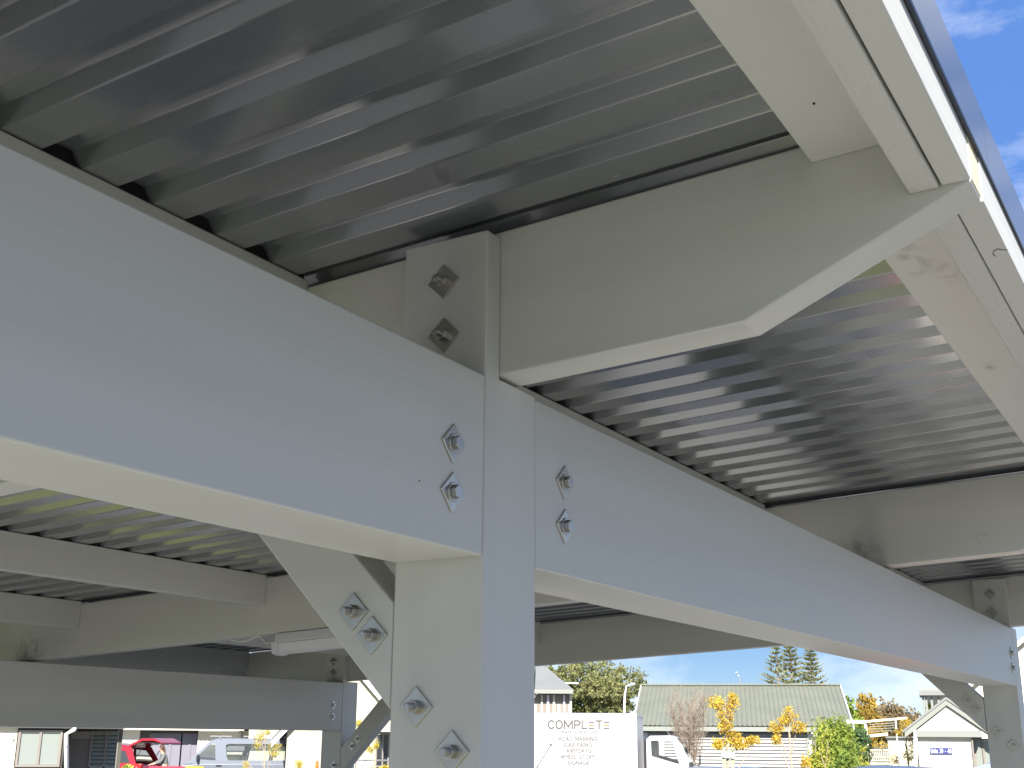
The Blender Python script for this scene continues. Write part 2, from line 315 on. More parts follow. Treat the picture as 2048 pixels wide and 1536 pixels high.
for i in range(3):
    x0, x1 = RX[i]+RW+GAP, RX[i+1]-GAP
    for y in (.477, 1.82, 3.165, 4.56):
        z1 = pan(y)-.0015
        MB().prism([(y, z1-.157), (y+.045, z1-.157-SL*.045), (y+.045, z1-SL*.045), (y, z1)], 'x', x0, x1).build('purlin', PX, cp, 0.004, 3, True)
    y = 5.94; z1 = pan(y)-.0015
    MB().prism([(y, z1-.157), (y+.045, z1-.157-SL*.045), (y+.045, z1-SL*.045), (y, z1)], 'x', x0, x1).build('fascia_board', PX, cp, 0.004, 3, True)
    a = MB().prism([(-.606, 3.023), (-.606, 3.070), (-.757, 3.077), (-.757, 3.028)], 'x', x0, x1).build('eave_purlin', PSTAIN if i == 1 else PX, cp, 0.003, 2, True)
    if i == 0: MB().prism([(.003*math.cos(t*1.05), .0022*math.sin(t*1.05)) for t in range(6)], 'z', -.001, .001).build('nail_hole', DARK, a, loc=(-.139, -.668, 3.0245))
    dy = (0, -.004, 0)[i]
    MB().box(x0, x1, -.805+dy, -.758+dy, 2.929, 3.072).build('batten_board', PROUGH, cp, 0.004, 2, True)
    if i != 1:
        MB().box(x0, x1, -.852, -.8085, 2.932, 3.075).build('fascia_board', PSAWN, cp, 0.003, 2, True)
    else:                          # split end in the right hand board
        zz = 2.930
        b = MB().box(x0, x1, -.8555, -.8105, zz, 3.075).build('fascia_board', PSAWN, cp, 0.003, 2, True)
        crack = [(.364, -.857), (.358, -.846), (.350, -.842), (.357, -.834), (.372, -.830), (.386, -.833)]
        m = MB()
        for (xa, ya), (xb, yb) in zip(crack[:-1], crack[1:]):
            d = Vector((xb-xa, yb-ya, 0)).normalized(); nn = Vector((-d.y, d.x, 0))*(.0011 if ya < -.84 else .0006)
            m.add([(xa+nn.x, ya+nn.y, zz-.0006), (xa-nn.x, ya-nn.y, zz-.0006), (xb-nn.x, yb-nn.y, zz-.0006), (xb+nn.x, yb+nn.y, zz-.0006)], [(0, 1, 2, 3)])
        m.build('crack', DARK, b)
MB().box(XL+.03, X2+.14, 6.004, 6.045, 2.44, pan(6.0)+.033).build('fascia_board', PX, cp, 0.004, 2, True)
MB().prism([(-.85, raf_b(-.85)+.19), (6.0, raf_b(6.0)+.19), (6.0, pan(6.0)+.036), (-.85, pan(-.85)+.036)], 'x', 6.217, 6.25).build('barge_board', PY, cp, 0.003, 2, True)
# barge flashing along the eave: hem, face and top leg of folded sheet
yf, zb, zt = -.8615, 3.008, 3.1185
prof = [(yf+.008, zb+.002), (yf+.001, zb), (yf, zb+.003), (yf, zt), (yf+.16, zt-.006), (yf+.16, zt-.008), (yf+.0012, zt-.0022), (yf+.0012, zb+.004), (yf+.008, zb+.0032)]
x = XL
while x < 6.2:
    x1 = min(x+2.44, 6.2)
    MB().prism(prof, 'x', x, x1-.002).build('barge_flashing', FLASH, cp); x = x1
def closure(x0, x1, y):
    top = []
    for k in range(-12, 43):
        xe = -.466+.161*k
        top += [(xe-.079, 0), (xe+.001, 0), (xe+.0185, .0275), (xe+.0625, .0275)]
    top = [(x0, 0)] + [q for q in top if x0+.002 < q[0] < x1-.002] + [(x1, 0)]
    poly = [(x1, -.0012), (x0, -.0012)] + [(p, q-.0004) for p, q in top]
    zc = pan(y)
    return MB().prism([(p, zc+q) for p, q in poly], 'y', y+.010, y+.022).build('profile_closure', FOAM, cp)
FOAM = mat('black_foam', (0.012, 0.012, 0.014), 0.95)
for i in range(3):
    for y in (.477, 1.82, 3.165, 4.56): closure(RX[i]+RW+GAP, RX[i+1]-GAP, y)
# ribbed roofing, one object for each sheet
def rib_profile(k0, k1):
    raw = []
    for k in range(k0, k1):
        xe = -.466+.161*k
        raw += [(xe-.080, 0), (xe, 0), (xe+.018, .029), (xe+.063, .029)]
    raw.append((-.466+.161*k1-.080, 0))
    out = [raw[0]]
    for a, b, c in zip(raw[:-2], raw[1:-1], raw[2:]):
        pa, pb, pc = Vector(a), Vector(b), Vector(c); r = .0028
        p0 = pb + (pa-pb).normalized()*r; p2 = pb + (pc-pb).normalized()*r
        for t in (0, .33, .67, 1): out.append(tuple(p0*(1-t)**2 + pb*2*t*(1-t) + p2*t*t))
    out.append(raw[-1]); return out
ys = [-.859+i*(6.0+.859)/12 for i in range(13)]
for s in range(-2, 9):
    pr = rib_profile(s*5, min(s*5+5, 42))
    lift = 0.0
    m = MB(); n = len(pr)
    m.add([(p, y, pan(y)+q+lift) for y in ys for p, q in pr], [(j*n+i, j*n+i+1, (j+1)*n+i+1, (j+1)*n+i) for j in range(len(ys)-1) for i in range(n-1)])
    m.build('roof_sheet', STEEL_ROOF, cp)

# weatherproof batten light under the middle rafter, with its cable
M_LAMP = mat('light_housing', (0.62, 0.63, 0.64), 0.35, spec=0.5)
M_DIFF = mat('light_diffuser', (0.70, 0.71, 0.72), 0.25)
lf = empty('batten_light', (2.989, 2.5, raf_b(2.5)), 0, 'long pale weatherproof batten light fixed under the middle rafter', 'light fixture')
def sl(y): return -SL*(y)
def along(poly, y0, y1): # prism along y that follows the rafter slope
    n = len(poly); m = MB()
    m.add([(p, y0, q+sl(y0)) for p, q in poly]+[(p, y1, q+sl(y1)) for p, q in poly], [tuple(range(n))[::-1], tuple(range(n, 2*n))]+[(i, (i+1) % n, n+(i+1) % n, n+i) for i in range(n)])
    return m
along([(-.05, -.002), (-.055, -.05), (.055, -.05), (.05, -.002)], -.62, .58).build('housing', M_LAMP, lf, 0.006, 2, True)
along([(-.047, -.051), (-.040, -.092), (-.02, -.104), (.02, -.104), (.040, -.092), (.047, -.051)], -.60, .56).build('diffuser', M_DIFF, lf, 0.003, 2, True)
along([(-.056, -.045), (-.046, -.1), (-.02, -.110), (.02, -.110), (.046, -.1), (.056, -.045)], .56, .60).build('end_cap', M_LAMP, lf, 0.004, 2, True)
along([(-.056, -.045), (-.046, -.1), (-.02, -.110), (.02, -.110), (.046, -.1), (.056, -.045)], -.64, -.60).build('end_cap', M_LAMP, lf, 0.004, 2, True)
cpts = [(-.02, .60, -.07), (-.02, .66, -.075), (-.02, .70, -.04), (-.02, .73, -.035), (-.02, .78, -.055), (-.02, .84, -.062), (-.02, .89, -.05), (-.02, .93, -.043)]
MB().tube([(a, b, c-.0) for a, b, c in cpts], .006, 8).build('cable', M_LAMP, lf, smooth=True)
#@@BACKGROUND
# ================================================================== background materials
CREAM = mat('cream_plaster', (0.72, 0.68, 0.53), 0.85, var=0.05, vscale=1.5, bump=0.15, bscale=25)
CREAM2 = mat('cream_block', (0.74, 0.71, 0.58), 0.85, var=0.05, vscale=1.2, bump=0.12, bscale=20)
BEIGE = mat('beige_wall', (0.50, 0.48, 0.36), 0.85, var=0.04, vscale=1)
WHITE = mat('white_paint', (0.80, 0.80, 0.79), 0.5)
SLAT = mat('door_slat', (0.50, 0.49, 0.48), 0.5)
TRIM = mat('grey_green_trim', (0.26, 0.275, 0.24), 0.6)
TAUPE = mat('taupe_frame', (0.25, 0.22, 0.19), 0.5)
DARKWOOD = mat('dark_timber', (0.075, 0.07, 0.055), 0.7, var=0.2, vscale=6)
ROOFGREEN = mat('green_grey_roofing', (0.20, 0.205, 0.15), 0.55, var=0.08, vscale=1.0)
ROOFGREY = mat('grey_roofing', (0.23, 0.235, 0.22), 0.6, var=0.06, vscale=1.0)
GLASS = mat('window_glass', (0.03, 0.035, 0.04), 0.06, spec=0.6)
BLIND = mat('frosted_glass', (0.27, 0.30, 0.27), 0.25)
MESHD = mat('security_mesh', (0.16, 0.145, 0.13), 0.6, var=0.2, vscale=40)
PURPLE = mat('mauve_grey_door', (0.21, 0.20, 0.245), 0.55)
RUBBER = mat('tyre_rubber', (0.02, 0.02, 0.02), 0.8)
ALLOY = mat('wheel_alloy', (0.45, 0.45, 0.46), 0.35, metal=0.7)
PLAST = mat('black_plastic', (0.025, 0.025, 0.027), 0.5)
CARGLASS = mat('car_glass', (0.55, 0.60, 0.58), 0.02, trans=0.92)
BARK = mat('grey_bark', (0.27, 0.215, 0.165), 0.9, var=0.25, vscale=14, bump=0.5, bscale=40)
PALEBARK = mat('pale_bark', (0.42, 0.34, 0.24), 0.9, var=0.2, vscale=14)
STAKE = mat('green_stake', (0.36, 0.42, 0.24), 0.8)
def leafmat(name, c1, c2, scale=1.2):
    m = mat(name, c1, 0.7, spec=0.25); nt = m.node_tree; n, l = nt.nodes, nt.links; b = n['Principled BSDF']
    t = n.new('ShaderNodeTexCoord'); z = n.new('ShaderNodeTexNoise'); z.inputs['Scale'].default_value = scale; z.inputs['Detail'].default_value = 5
    r = n.new('ShaderNodeValToRGB'); r.color_ramp.elements[0].position = .36; r.color_ramp.elements[1].position = .64
    r.color_ramp.elements[0].color = (*c1, 1); r.color_ramp.elements[1].color = (*c2, 1)
    l.new(t.outputs['Object'], z.inputs['Vector']); l.new(z.outputs[0], r.inputs[0]); l.new(r.outputs[0], b.inputs['Base Color'])
    tr = n.new('ShaderNodeBsdfTranslucent'); l.new(r.outputs[0], tr.inputs['Color'])
    ms = n.new('ShaderNodeMixShader'); ms.inputs[0].default_value = 0.3; out = n['Material Output']
    l.new(b.outputs[0], ms.inputs[1]); l.new(tr.outputs[0], ms.inputs[2]); l.new(ms.outputs[0], out.inputs['Surface'])
    return m
L_OLIVE = leafmat('olive_leaves', (0.15, 0.17, 0.065), (0.36, 0.36, 0.15), 1.0)
L_PINE = leafmat('pine_needles', (0.20, 0.225, 0.115), (0.40, 0.40, 0.21), 0.8)
L_KOW = leafmat('yellow_blossom', (0.52, 0.34, 0.03), (0.74, 0.57, 0.10), 3.0)
L_KOW2 = leafmat('yellow_green_blossom', (0.48, 0.42, 0.05), (0.72, 0.58, 0.10), 3.0)
L_GREEN = leafmat('fresh_green_leaves', (0.135, 0.216, 0.041), (0.365, 0.432, 0.081), 1.6)
L_LIME = leafmat('lime_leaves', (0.264, 0.324, 0.048), (0.504, 0.504, 0.084), 2.0)
L_DEEP = leafmat('deep_green_leaves', (0.049, 0.105, 0.039), (0.140, 0.224, 0.084), 2.0)
L_RUST = leafmat('rusty_conifer', (0.280, 0.182, 0.035), (0.532, 0.378, 0.084), 0.8)
L_BROWN = leafmat('brown_scrub', (0.208, 0.152, 0.080), (0.352, 0.272, 0.144), 0.4)

# ------------------------------------------------------------------ plants
R = random.Random(11)
def rv(): 
    while True:
        v = Vector((R.uniform(-1, 1), R.uniform(-1, 1), R.uniform(-1, 1)))
        if 0.05 < v.length < 1: return v
def leaf(m, c, s, d=None, asp=0.5):
    d = (d or rv()).normalized(); n = d.cross(rv()).normalized()*s*asp; d = d*s
    m.add([c-d, c+n, c+d, c-n], [(0, 1, 2, 3)])
def clump_crown(m, lobes, n, size, clumps=140, spread=0.16):
    """leaves gathered in tufts on the outer part of ellipsoid lobes"""
    for (c, r) in lobes:
        c = Vector(c); r = Vector(r)
        for k in range(clumps):
            v = rv().normalized()*R.uniform(.62, 1.04)
            if v.z < -.55: v.z *= .5
            q = c + Vector((v.x*r.x, v.y*r.y, v.z*r.z)); sp = spread*R.uniform(.5, 1.3)*max(r)
            for j in range(max(1, n//clumps)): leaf(m, q + rv()*sp, size*R.uniform(.6, 1.3))
def limb(m, p, q, r0, r1, bend=0.1, n=5):
    p, q = Vector(p), Vector(q); off = rv()*(q-p).length*bend
    m.tube([p.lerp(q, i/4) + off*math.sin(math.pi*i/4) for i in range(5)], r0, n, r1)
def broad_tree(name, u, d, vtop, half_u, label, leafm, lobes_n=9, size=.16, cat='tree', low=0.25, n=900, clumps=60, group=None):
    g = ground(u, d); zt = zat(u, vtop, d); hw = half_u*d/FPX
    t = empty(name, g, 0, label, cat, group); tr = MB(); cr = MB()
    limb(tr, (0, 0, -.05), (0, 0, zt*.55), max(.05, zt*.028), zt*.014, .04, 8)
    lobes = [((0, 0, zt*.66), (hw*.62, hw*.62, zt*.34))]
    for k in range(lobes_n):
        a = 2*math.pi*k/lobes_n + R.uniform(-.3, .3); rr = hw*R.uniform(.40, .62); zz = zt*R.uniform(low+.15, .78)
        c = (rr*math.cos(a), rr*math.sin(a), zz); sz = hw*R.uniform(.34, .48); lobes.append((c, (sz, sz, sz*R.uniform(.7, 1.0))))
        limb(tr, (0, 0, zt*R.uniform(.2, .45)), c, zt*.013, zt*.004)
    clump_crown(cr, lobes, n, size, clumps)
    tr.build('trunk', BARK, t); cr.build('crown', leafm, t); return t
def norfolk(u, d, vtop, label, dens=1.0, dx=0):
    g = ground(u, d); H = zat(u, vtop, d); t = empty('norfolk_pine', g, 0, label, 'tree', 'tall pines behind the shed'); tr = MB(); cr = MB()
    tr.tube([(0, 0, -.05), (0, 0, H*.5), (0, 0, H)], H*.016, 7, H*.003)
    z = H*.12; tier = 0
    while z < H*.985:
        L = (H-z)*.46 + .25; nb = 8
        for k in range(nb):
            if R.random() > dens: continue
            a = 2*math.pi*(k + .5*(tier % 2))/nb + R.uniform(-.12, .12); e = rad(R.uniform(14, 30)); l = L*R.uniform(.8, 1.08)
            dv = Vector((math.cos(a)*math.cos(e), math.sin(a)*math.cos(e), math.sin(e)))
            p0 = Vector((0, 0, z)); tr.tube([p0, p0+dv*l*.95], .022, 4, .008)
            side = dv.cross(Vector((0, 0, 1))).normalized()
            m = int(8+l*10)
            for j in range(m):
                f = R.uniform(.18, 1.02); q = p0 + dv*l*f; w = .34*(1.2-f)+.09
                dd = (dv*.7 + side*R.choice((-1, 1))*R.uniform(.3, 1) + Vector((0, 0, R.uniform(.0, .5)))).normalized()
                leaf(cr, q+dd*w*.5, w*.62, dd, .26)
        z += max(.34, (H-z)*.085 + .22); tier += 1
    tr.build('trunk', BARK, t); cr.build('crown', L_PINE, t); return t
def kowhai(u, d, vtop, clumps, label, leafm, stake=False, dense=150):
    """slender young tree; clumps: (u, v, half width px, half height px)"""
    f = Facade(u, d); t = empty('kowhai_tree', f.o, f.rz, label, 'tree', 'young yellow flowering trees'); tr = MB(); cr = MB()
    zt = zat(u, vtop, d); k = d/FPX
    tr.tube([(0, 0, -.05), (.02, 0, zt*.4), (-.01, .02, zt*.75), (0, 0, zt*.97)], .032, 6, .008)
    for cu, cv, hw, hh in clumps:
        a, z = f.p(cu, cv); hw *= k; hh *= k; dep = R.uniform(-.35, .35)*hw
        base = Vector((a*.12, 0, max(.5, z-hh-abs(a)*.8-.25)))
        limb(tr, base, (a, dep, z+hh*.4), .014, .004, .08)
        for s in range(7): limb(tr, (a*.6, dep*.6, z-hh*.8), (a+R.uniform(-hw, hw), dep+R.uniform(-hw, hw), z+R.uniform(-hh*.3, hh)), .006, .002, .1, 4)
        for s in range(int(dense*max(.35, hw*hh*14))):
            v = rv(); q = Vector((a+v.x*hw, dep+v.y*hw, z+v.z*hh))
            for j in range(6): leaf(cr, q+rv()*.07, R.uniform(.014, .032), Vector((R.uniform(-.6, .6), R.uniform(-.6, .6), R.uniform(-1, .3))), .45)
    tr.build('trunk', PALEBARK, t); cr.build('blossom', leafm, t)
    if stake:
        for sx in (-.055, .075): box('stake', STAKE, t, sx-.025, sx+.025, -.03, .03, 0, 1.95)
        MB().tube([(-.09, -.04, 1.86), (.11, -.04, 1.84)], .05, 8).build('tie', WHITE, t)
    return t

# ------------------------------------------------------------------ houses
def gutter(m, a0, a1, b, z, r=.06): m.box(a0, a1, b-.11, b, z-.10, z)
def window(parent, a0, a1, z0, z1, b, frame=TAUPE, glass=GLASS, mull=1, depth=.06, transom=None):
    fr = MB(); t = .05
    fr.box(a0, a1, b-depth, b+.02, z0, z0+t); fr.box(a0, a1, b-depth, b+.02, z1-t, z1)
    fr.box(a0, a0+t, b-depth, b+.02, z0+t, z1-t); fr.box(a1-t, a1, b-depth, b+.02, z0+t, z1-t)
    w = fr.build('window', frame, parent)
    n = mull+1; wd = (a1-a0-2*t)/n
    for i in range(n):
        x0 = a0+t+i*wd
        if i: box('mullion', frame, w, x0-.025, x0+.025, b-depth-.002, b+.018, z0+t, z1-t)
        box('pane', glass, w, x0+(.026 if i else .001), x0+wd-(.026 if i < n-1 else .001), b-.02, b-.012, z0+t+.001, z1-t-.001)
    return w
def house_left():
    f = Facade(140, 28, 0); h = empty('unit_house', f.o, f.rz, 'cream unit with taupe window, white downpipe and louvred porch windows', 'house')
    z_s = f.p(140, 1457)[1]; A = f.a
    box('wall', CREAM, h, A(-260), A(34), 0, 6.5, 0, z_s)
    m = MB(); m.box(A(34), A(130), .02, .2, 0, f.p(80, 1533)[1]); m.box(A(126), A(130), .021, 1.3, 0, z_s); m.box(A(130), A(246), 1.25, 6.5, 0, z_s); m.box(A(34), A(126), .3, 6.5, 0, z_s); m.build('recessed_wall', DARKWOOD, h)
    window(h, A(36), A(125), f.p(80, 1534)[1], f.p(80, 1460)[1], .03, TAUPE, BLIND, 1)
    fl = MB(); 
    d = box('door', MESHD, h, A(141, 1.2), A(182, 1.2), 1.19, 1.23, .05, f.p(160, 1478, 1.2)[1]); 
    box('transom', TAUPE, h, A(141, 1.2), A(182, 1.2), 1.18, 1.23, f.p(160, 1478, 1.2)[1]+.004, f.p(160, 1463, 1.2)[1])
    box('handle', ALLOY, d, A(144, 1.2), A(147, 1.2), 1.14, 1.19, 1.0, 1.16)
    for a0, a1 in ((185, 211), (215, 237)):
        x0, x1 = A(a0, 1.2), A(a1, 1.2); z0, z1 = f.p(200, 1534, 1.2)[1], f.p(200, 1462, 1.2)[1]
        w = MB().box(x0-.03, x0, 1.14, 1.24, z0, z1).box(x1, x1+.03, 1.14, 1.24, z0, z1).box(x0, x1, 1.14, 1.24, z0-.04, z0).build('louvre_window', TAUPE, h)
        n = 9
        for i in range(n):
            zz = z0 + (z1-z0)*i/n; MB().prism([(1.14, zz), (1.145, zz+.004), (1.215, zz+(z1-z0)/n*.98), (1.21, zz+(z1-z0)/n*.98-.004)], 'x', x0+.001, x1-.001).build('louvre', BLIND, w)
    box('corner_post', DARKWOOD, h, A(239), A(246), .25, .36, 0, z_s-.001)
    box('pale_trim', TAUPE, h, A(236.5), A(238.5), .26, .34, 0, z_s-.001)
    MB().tube([f_pt(f, 133, 1560, -.06), f_pt(f, 133, 1468, -.06), f_pt(f, 149, 1459, -.20), f_pt(f, 150, 1452, -.20)], .05, 8).build('downpipe', WHITE, h, smooth=True)
    box('bracket', ALLOY, h, A(131.5), A(136.5), -.12, -.005, f.p(133, 1494)[1], f.p(133, 1491)[1])
    box('soffit', CREAM2, h, A(-260), A(248), -.10, 6.5, z_s+.002, z_s+.05)
    r = MB(); a0, a1 = A(-270), A(250); r.prism([(-.14, z_s+.051), (-.14, z_s+.22), (3.0, z_s+1.75), (6.9, z_s+.22), (6.9, z_s+.051)], 'x', a0, a1); r.build('roof', ROOFGREY, h)
    box('gutter', WHITE, h, a0, a1, -.26, -.142, z_s+.08, z_s+.21)
    box('light_switch', TAUPE, h, A(26), A(29), -.03, -.001, f.p(27, 1482)[1], f.p(27, 1477)[1])
def f_pt(f, u, v, b): a, z = f.p(u, v, b); return (a, b, z)
def house_row():
    f = Facade(400, 62, 0); h = empty('unit_row', f.o, f.rz, 'long cream unit row with mauve garage doors behind the silver van', 'house')
    A = f.a; zs = f.p(400, 1461)[1]
    box('wall', CREAM2, h, A(235), A(279), -.02, 7, 0, zs)
    box('recess', TRIM, h, A(279), A(300), .9, 7, 0, zs)
    for i, (a0, a1) in enumerate(((300, 362), (365, 396))):
        d = box('garage_door', PURPLE, h, A(a0), A(a1), .3, 7, 0, f.p(400, 1467)[1]); n = 3 if i == 0 else 2
        for j in range(1, n): x = A(a0)+(A(a1)-A(a0))*j/n; box('door_rib', PURPLE, d, x-.06, x+.06, .26, .299, 0, f.p(400, 1468)[1])
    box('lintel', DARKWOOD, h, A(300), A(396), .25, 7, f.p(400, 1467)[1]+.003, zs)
    m = MB(); x = A(396)
    while x < A(480): m.box(x, x+.12, .0, .05, 0, f.p(430, 1463)[1]); m.box(x+.12, x+.19, .03, .05, 0, f.p(430, 1463)[1]); x += .19
    m.build('ribbed_cladding', CREAM2, h)
    box('post', TRIM, h, A(481), A(485), -.1, .05, 0, zs+.0); box('side_wall', BEIGE, h, A(485), A(497), .2, 7, 0, zs)
    box('end_wall', CREAM2, h, A(497), A(612), -.4, 7, 0, f.p(550, 1440)[1])
    for i, (a, b, mm) in enumerate(((612, 620, BEIGE), (620, 628, WHITE), (628, 634, BEIGE), (634, 660, WHITE))): box('pilaster', mm, h, A(a)+.003, A(b), -.1-.02*i, 7, 0, f.p(550, 1440)[1])
    box('eave', CREAM2, h, A(225), A(486), -.7, 7, zs+.002, zs+.16)
    MB().prism([(-.8, zs+.165), (3.2, zs+1.9), (7.4, zs+.165)], 'x', A(215), A(490)).build('roof', ROOFGREY, h)
    MB().prism([(-.9, f.p(550, 1440)[1]+.003), (3.2, f.p(550, 1440)[1]+1.8), (7.4, f.p(550, 1440)[1]+.003)], 'x', A(491), A(665)).build('roof', ROOFGREY, h)
def house_mid():
    f = Facade(750, 44, 0); h = empty('gable_house', f.o, f.rz, 'beige house with white barge board and dark windows behind the far post', 'house'); A = f.a
    apex = f.p(700, 1325); low = f.p(812, 1458)
    zl = f.p(770, 1462)[1]
    poly = [(apex[0]-(low[0]-apex[0]), low[1]), apex, low, (low[0], 0), (apex[0]-(low[0]-apex[0]), 0)]
    MB().prism(poly, 'y', 0, 8).build('wall', BEIGE, h)
    def barge(dz0, dz1, b0, b1, m, nm):
        p, q = Vector((apex[0], apex[1])), Vector((low[0]+.5, low[1]-.5*(apex[1]-low[1])/(low[0]-apex[0])))
        MB().prism([(p.x, p.y+dz0), (q.x, q.y+dz0), (q.x, q.y+dz1), (p.x, p.y+dz1)], 'y', b0, b1).build(nm, m, h)
        l = 2*apex[0]-q.x; MB().prism([(p.x, p.y+dz0), (l, q.y+dz0), (l, q.y+dz1), (p.x, p.y+dz1)], 'y', b0, b1).build(nm, m, h)
    barge(-.10, .16, -.3, -.25, WHITE, 'barge_board'); barge(.165, .23, -.35, 8.2, ROOFGREY, 'roof')
    MB().box(A(758), A(830), -1.4, -.01, zl-.03, zl+.10).build('verandah_edge', WHITE, h)
    window(h, A(752), A(792), f.p(770, 1534)[1], f.p(770, 1467)[1], -.03, TAUPE, GLASS, 2)
    m = MB(); zr = f.p(760, 1518)[1]; m.tube([(A(715), -2.5, zr), (A(800), -2.5, zr)], .025, 6)
    for uu in (716, 752, 790): m.tube([(A(uu), -2.5, 0), (A(uu), -2.5, zr+.75 if uu == 752 else zr)], .025, 6)
    m.build('handrail', ALLOY, h)
def barn():
    f = Facade(1480, 50, 0); h = empty('garage_block', f.o, f.rz, 'long garage block with green grey ribbed roof and white slatted doors', 'garage'); A = f.a
    ze = f.p(1480, 1452)[1]; D = 4.6; zr = f.p(1480, 1371, D)[1]
    aL0, aL1 = f.p(1268, 1475)[0], f.p(1284, 1475, D)[0]; aR0, aR1 = A(1640), f.p(1688, 1475, D)[0]
    aL0 = aL1 = min(aL0, aL1); aR0 = aR1
    # ribbed roof slopes
    def slope(b0, z0, b1, z1, nm):
        m = MB(); x = aL0; n = int((aR0-aL0)/.19); L = math.hypot(b1-b0, z1-z0); nb, nz_ = -(z1-z0)/L, (b1-b0)/L
        if nz_ < 0: nb, nz_ = -nb, -nz_
        pr = []
        for i in range(n):
            x = aL0+(aR0-aL0)*i/n; pr += [(x, 0), (x+.115, 0), (x+.130, .03), (x+.165, .03), (x+.180, 0)]
        pr.append((aR0, 0)); k = len(pr)
        vs = [(p, b0+nb*q, z0+nz_*q) for p, q in pr]+[(p, b1+nb*q, z1+nz_*q) for p, q in pr]
        m.add(vs, [(i, i+1, k+i+1, k+i) for i in range(k-1)]); return m.build(nm, ROOFGREEN, h)
    slope(-.35, ze, D, zr, 'roof'); slope(2*D+.35, ze, D, zr, 'roof')
    box('ridge_cap', ROOFGREEN, h, aL0, aR0, D-.15, D+.15, zr+.02, zr+.07)
    MB().prism([(0, 0), (2*D, 0), (2*D, ze+.05), (D, zr-.06), (0, ze+.05)], 'x', aL0+.1, aR0-.1).build('wall', WHITE, h)
    for a in (aR0-.03, aL0-.01): MB().prism([(-.37, ze-.14), (D, zr-.12), (D, zr+.05), (-.37, ze+.03)], 'x', a, a+.045).build('barge_board', WHITE, h)
    box('gutter', TRIM, h, aL0, A(1633), -.48, -.36, f.p(1480, 1463)[1], f.p(1480, 1454)[1])
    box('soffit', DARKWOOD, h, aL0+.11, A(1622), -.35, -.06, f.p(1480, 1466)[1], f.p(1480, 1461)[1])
    zt = f.p(1480, 1473)[1]
    box('lintel', TRIM, h, A(1296), A(1615), -.12, -.004, zt, f.p(1480, 1468)[1])
    for a0, a1 in ((1300, 1455), (1458, 1612)):
        d = box('garage_door', TRIM, h, A(a0), A(a1), -.03, -.004, 0, zt-.002); zz = zt-.004; n = 17; st = zt/n
        for i in range(n):
            MB().prism([(-.125, zz-st*.78), (-.13, zz-st*.70), (-.06, zz-.004), (-.034, zz-.004), (-.034, zz-st*.78)], 'x', A(a0)+.01, A(a1)-.01).build('slat', SLAT, d); zz -= st
    box('door_jamb', TRIM, h, A(1612)+.002, A(1617), -.14, -.004, 0, zt)
    MB().tube([f_pt(f, 1629, 1462, -.42), f_pt(f, 1629, 1470, -.3), f_pt(f, 1629, 1560, -.12)], .045, 8).build('downpipe', WHITE, h, smooth=True)
def house_sign():
    f = Facade(1895, 34, 0); h = empty('sign_house', f.o, f.rz, 'cream gable house carrying a blue unit number sign', 'house'); A = f.a
    ap = f.p(1893, 1409); lo = f.p(1833, 1456); w = ap[0]-lo[0]
    zb1, zb0 = f.p(1890, 1461)[1], f.p(1890, 1474)[1]
    box('wall', CREAM2, h, lo[0], A(1945), .02, 8, 0, zb0-.002)
    window(h, A(1946), A(1985), f.p(1960, 1545)[1], f.p(1960, 1477)[1], .5, TAUPE, BLIND, 1); box('side_wall', CREAM2, h, A(1945)+.003, ap[0]+w, .55, 8, 0, zb0-.002)
    box('window_jamb', TAUPE, h, A(1942), A(1945)+.002, -.05, .5, .4, zb0-.003)
    MB().prism([(lo[0], zb1), (ap[0], ap[1]-.03), (ap[0]+w, zb1)], 'y', 0, 8).build('gable', CREAM2, h)
    box('band', TRIM, h, lo[0]-.02, ap[0]+w, -.16, 7.9, zb0, zb1-.003)
    dx, dz = ap[0]-lo[0], ap[1]-lo[1]
    for s in (1, -1):
        P = lambda a, z: (ap[0]-s*(ap[0]-a), z)
        e = (lo[0]-.30, lo[1]-.30*dz/dx)
        MB().prism([P(ap[0], ap[1]-.02), P(e[0], e[1]-.02), P(e[0], e[1]+.12), P(ap[0], ap[1]+.12)], 'y', -.09, -.05).build('barge_board', TRIM, h)
        MB().prism([P(ap[0], ap[1]+.123), P(e[0]-.05, e[1]+.10), P(e[0]-.05, e[1]+.16), P(ap[0], ap[1]+.19)], 'y', -.12, 8.2).build('roof', ROOFGREY, h)
    MB().tube([f_pt(f, 1831, 1460, -.1), f_pt(f, 1831, 1570, -.1)], .05, 8).build('downpipe', WHITE, h, smooth=True)
    NAVY = mat('sign_blue', (0.055, 0.065, 0.22), 0.4); a0, a1 = A(1857.5), A(1902); z0, z1 = f.p(1880, 1508.5)[1], f.p(1880, 1495.5)[1]
    s = empty('number_sign', f.o + f.e*((a0+a1)/2) + Vector((0, 0, (z0+z1)/2)), f.rz, 'blue sign lettered Units 39 - 48 on cream wall', 'sign')
    hw, hh = (a1-a0)/2, (z1-z0)/2
    box('panel', NAVY, s, -hw, hw, -.02, .019, -hh, hh, bevel=.003)
    lettering('Units 39 - 48', -hw*.9, hw*.9, -.048, .098, WHITE, s, -.021, .011)
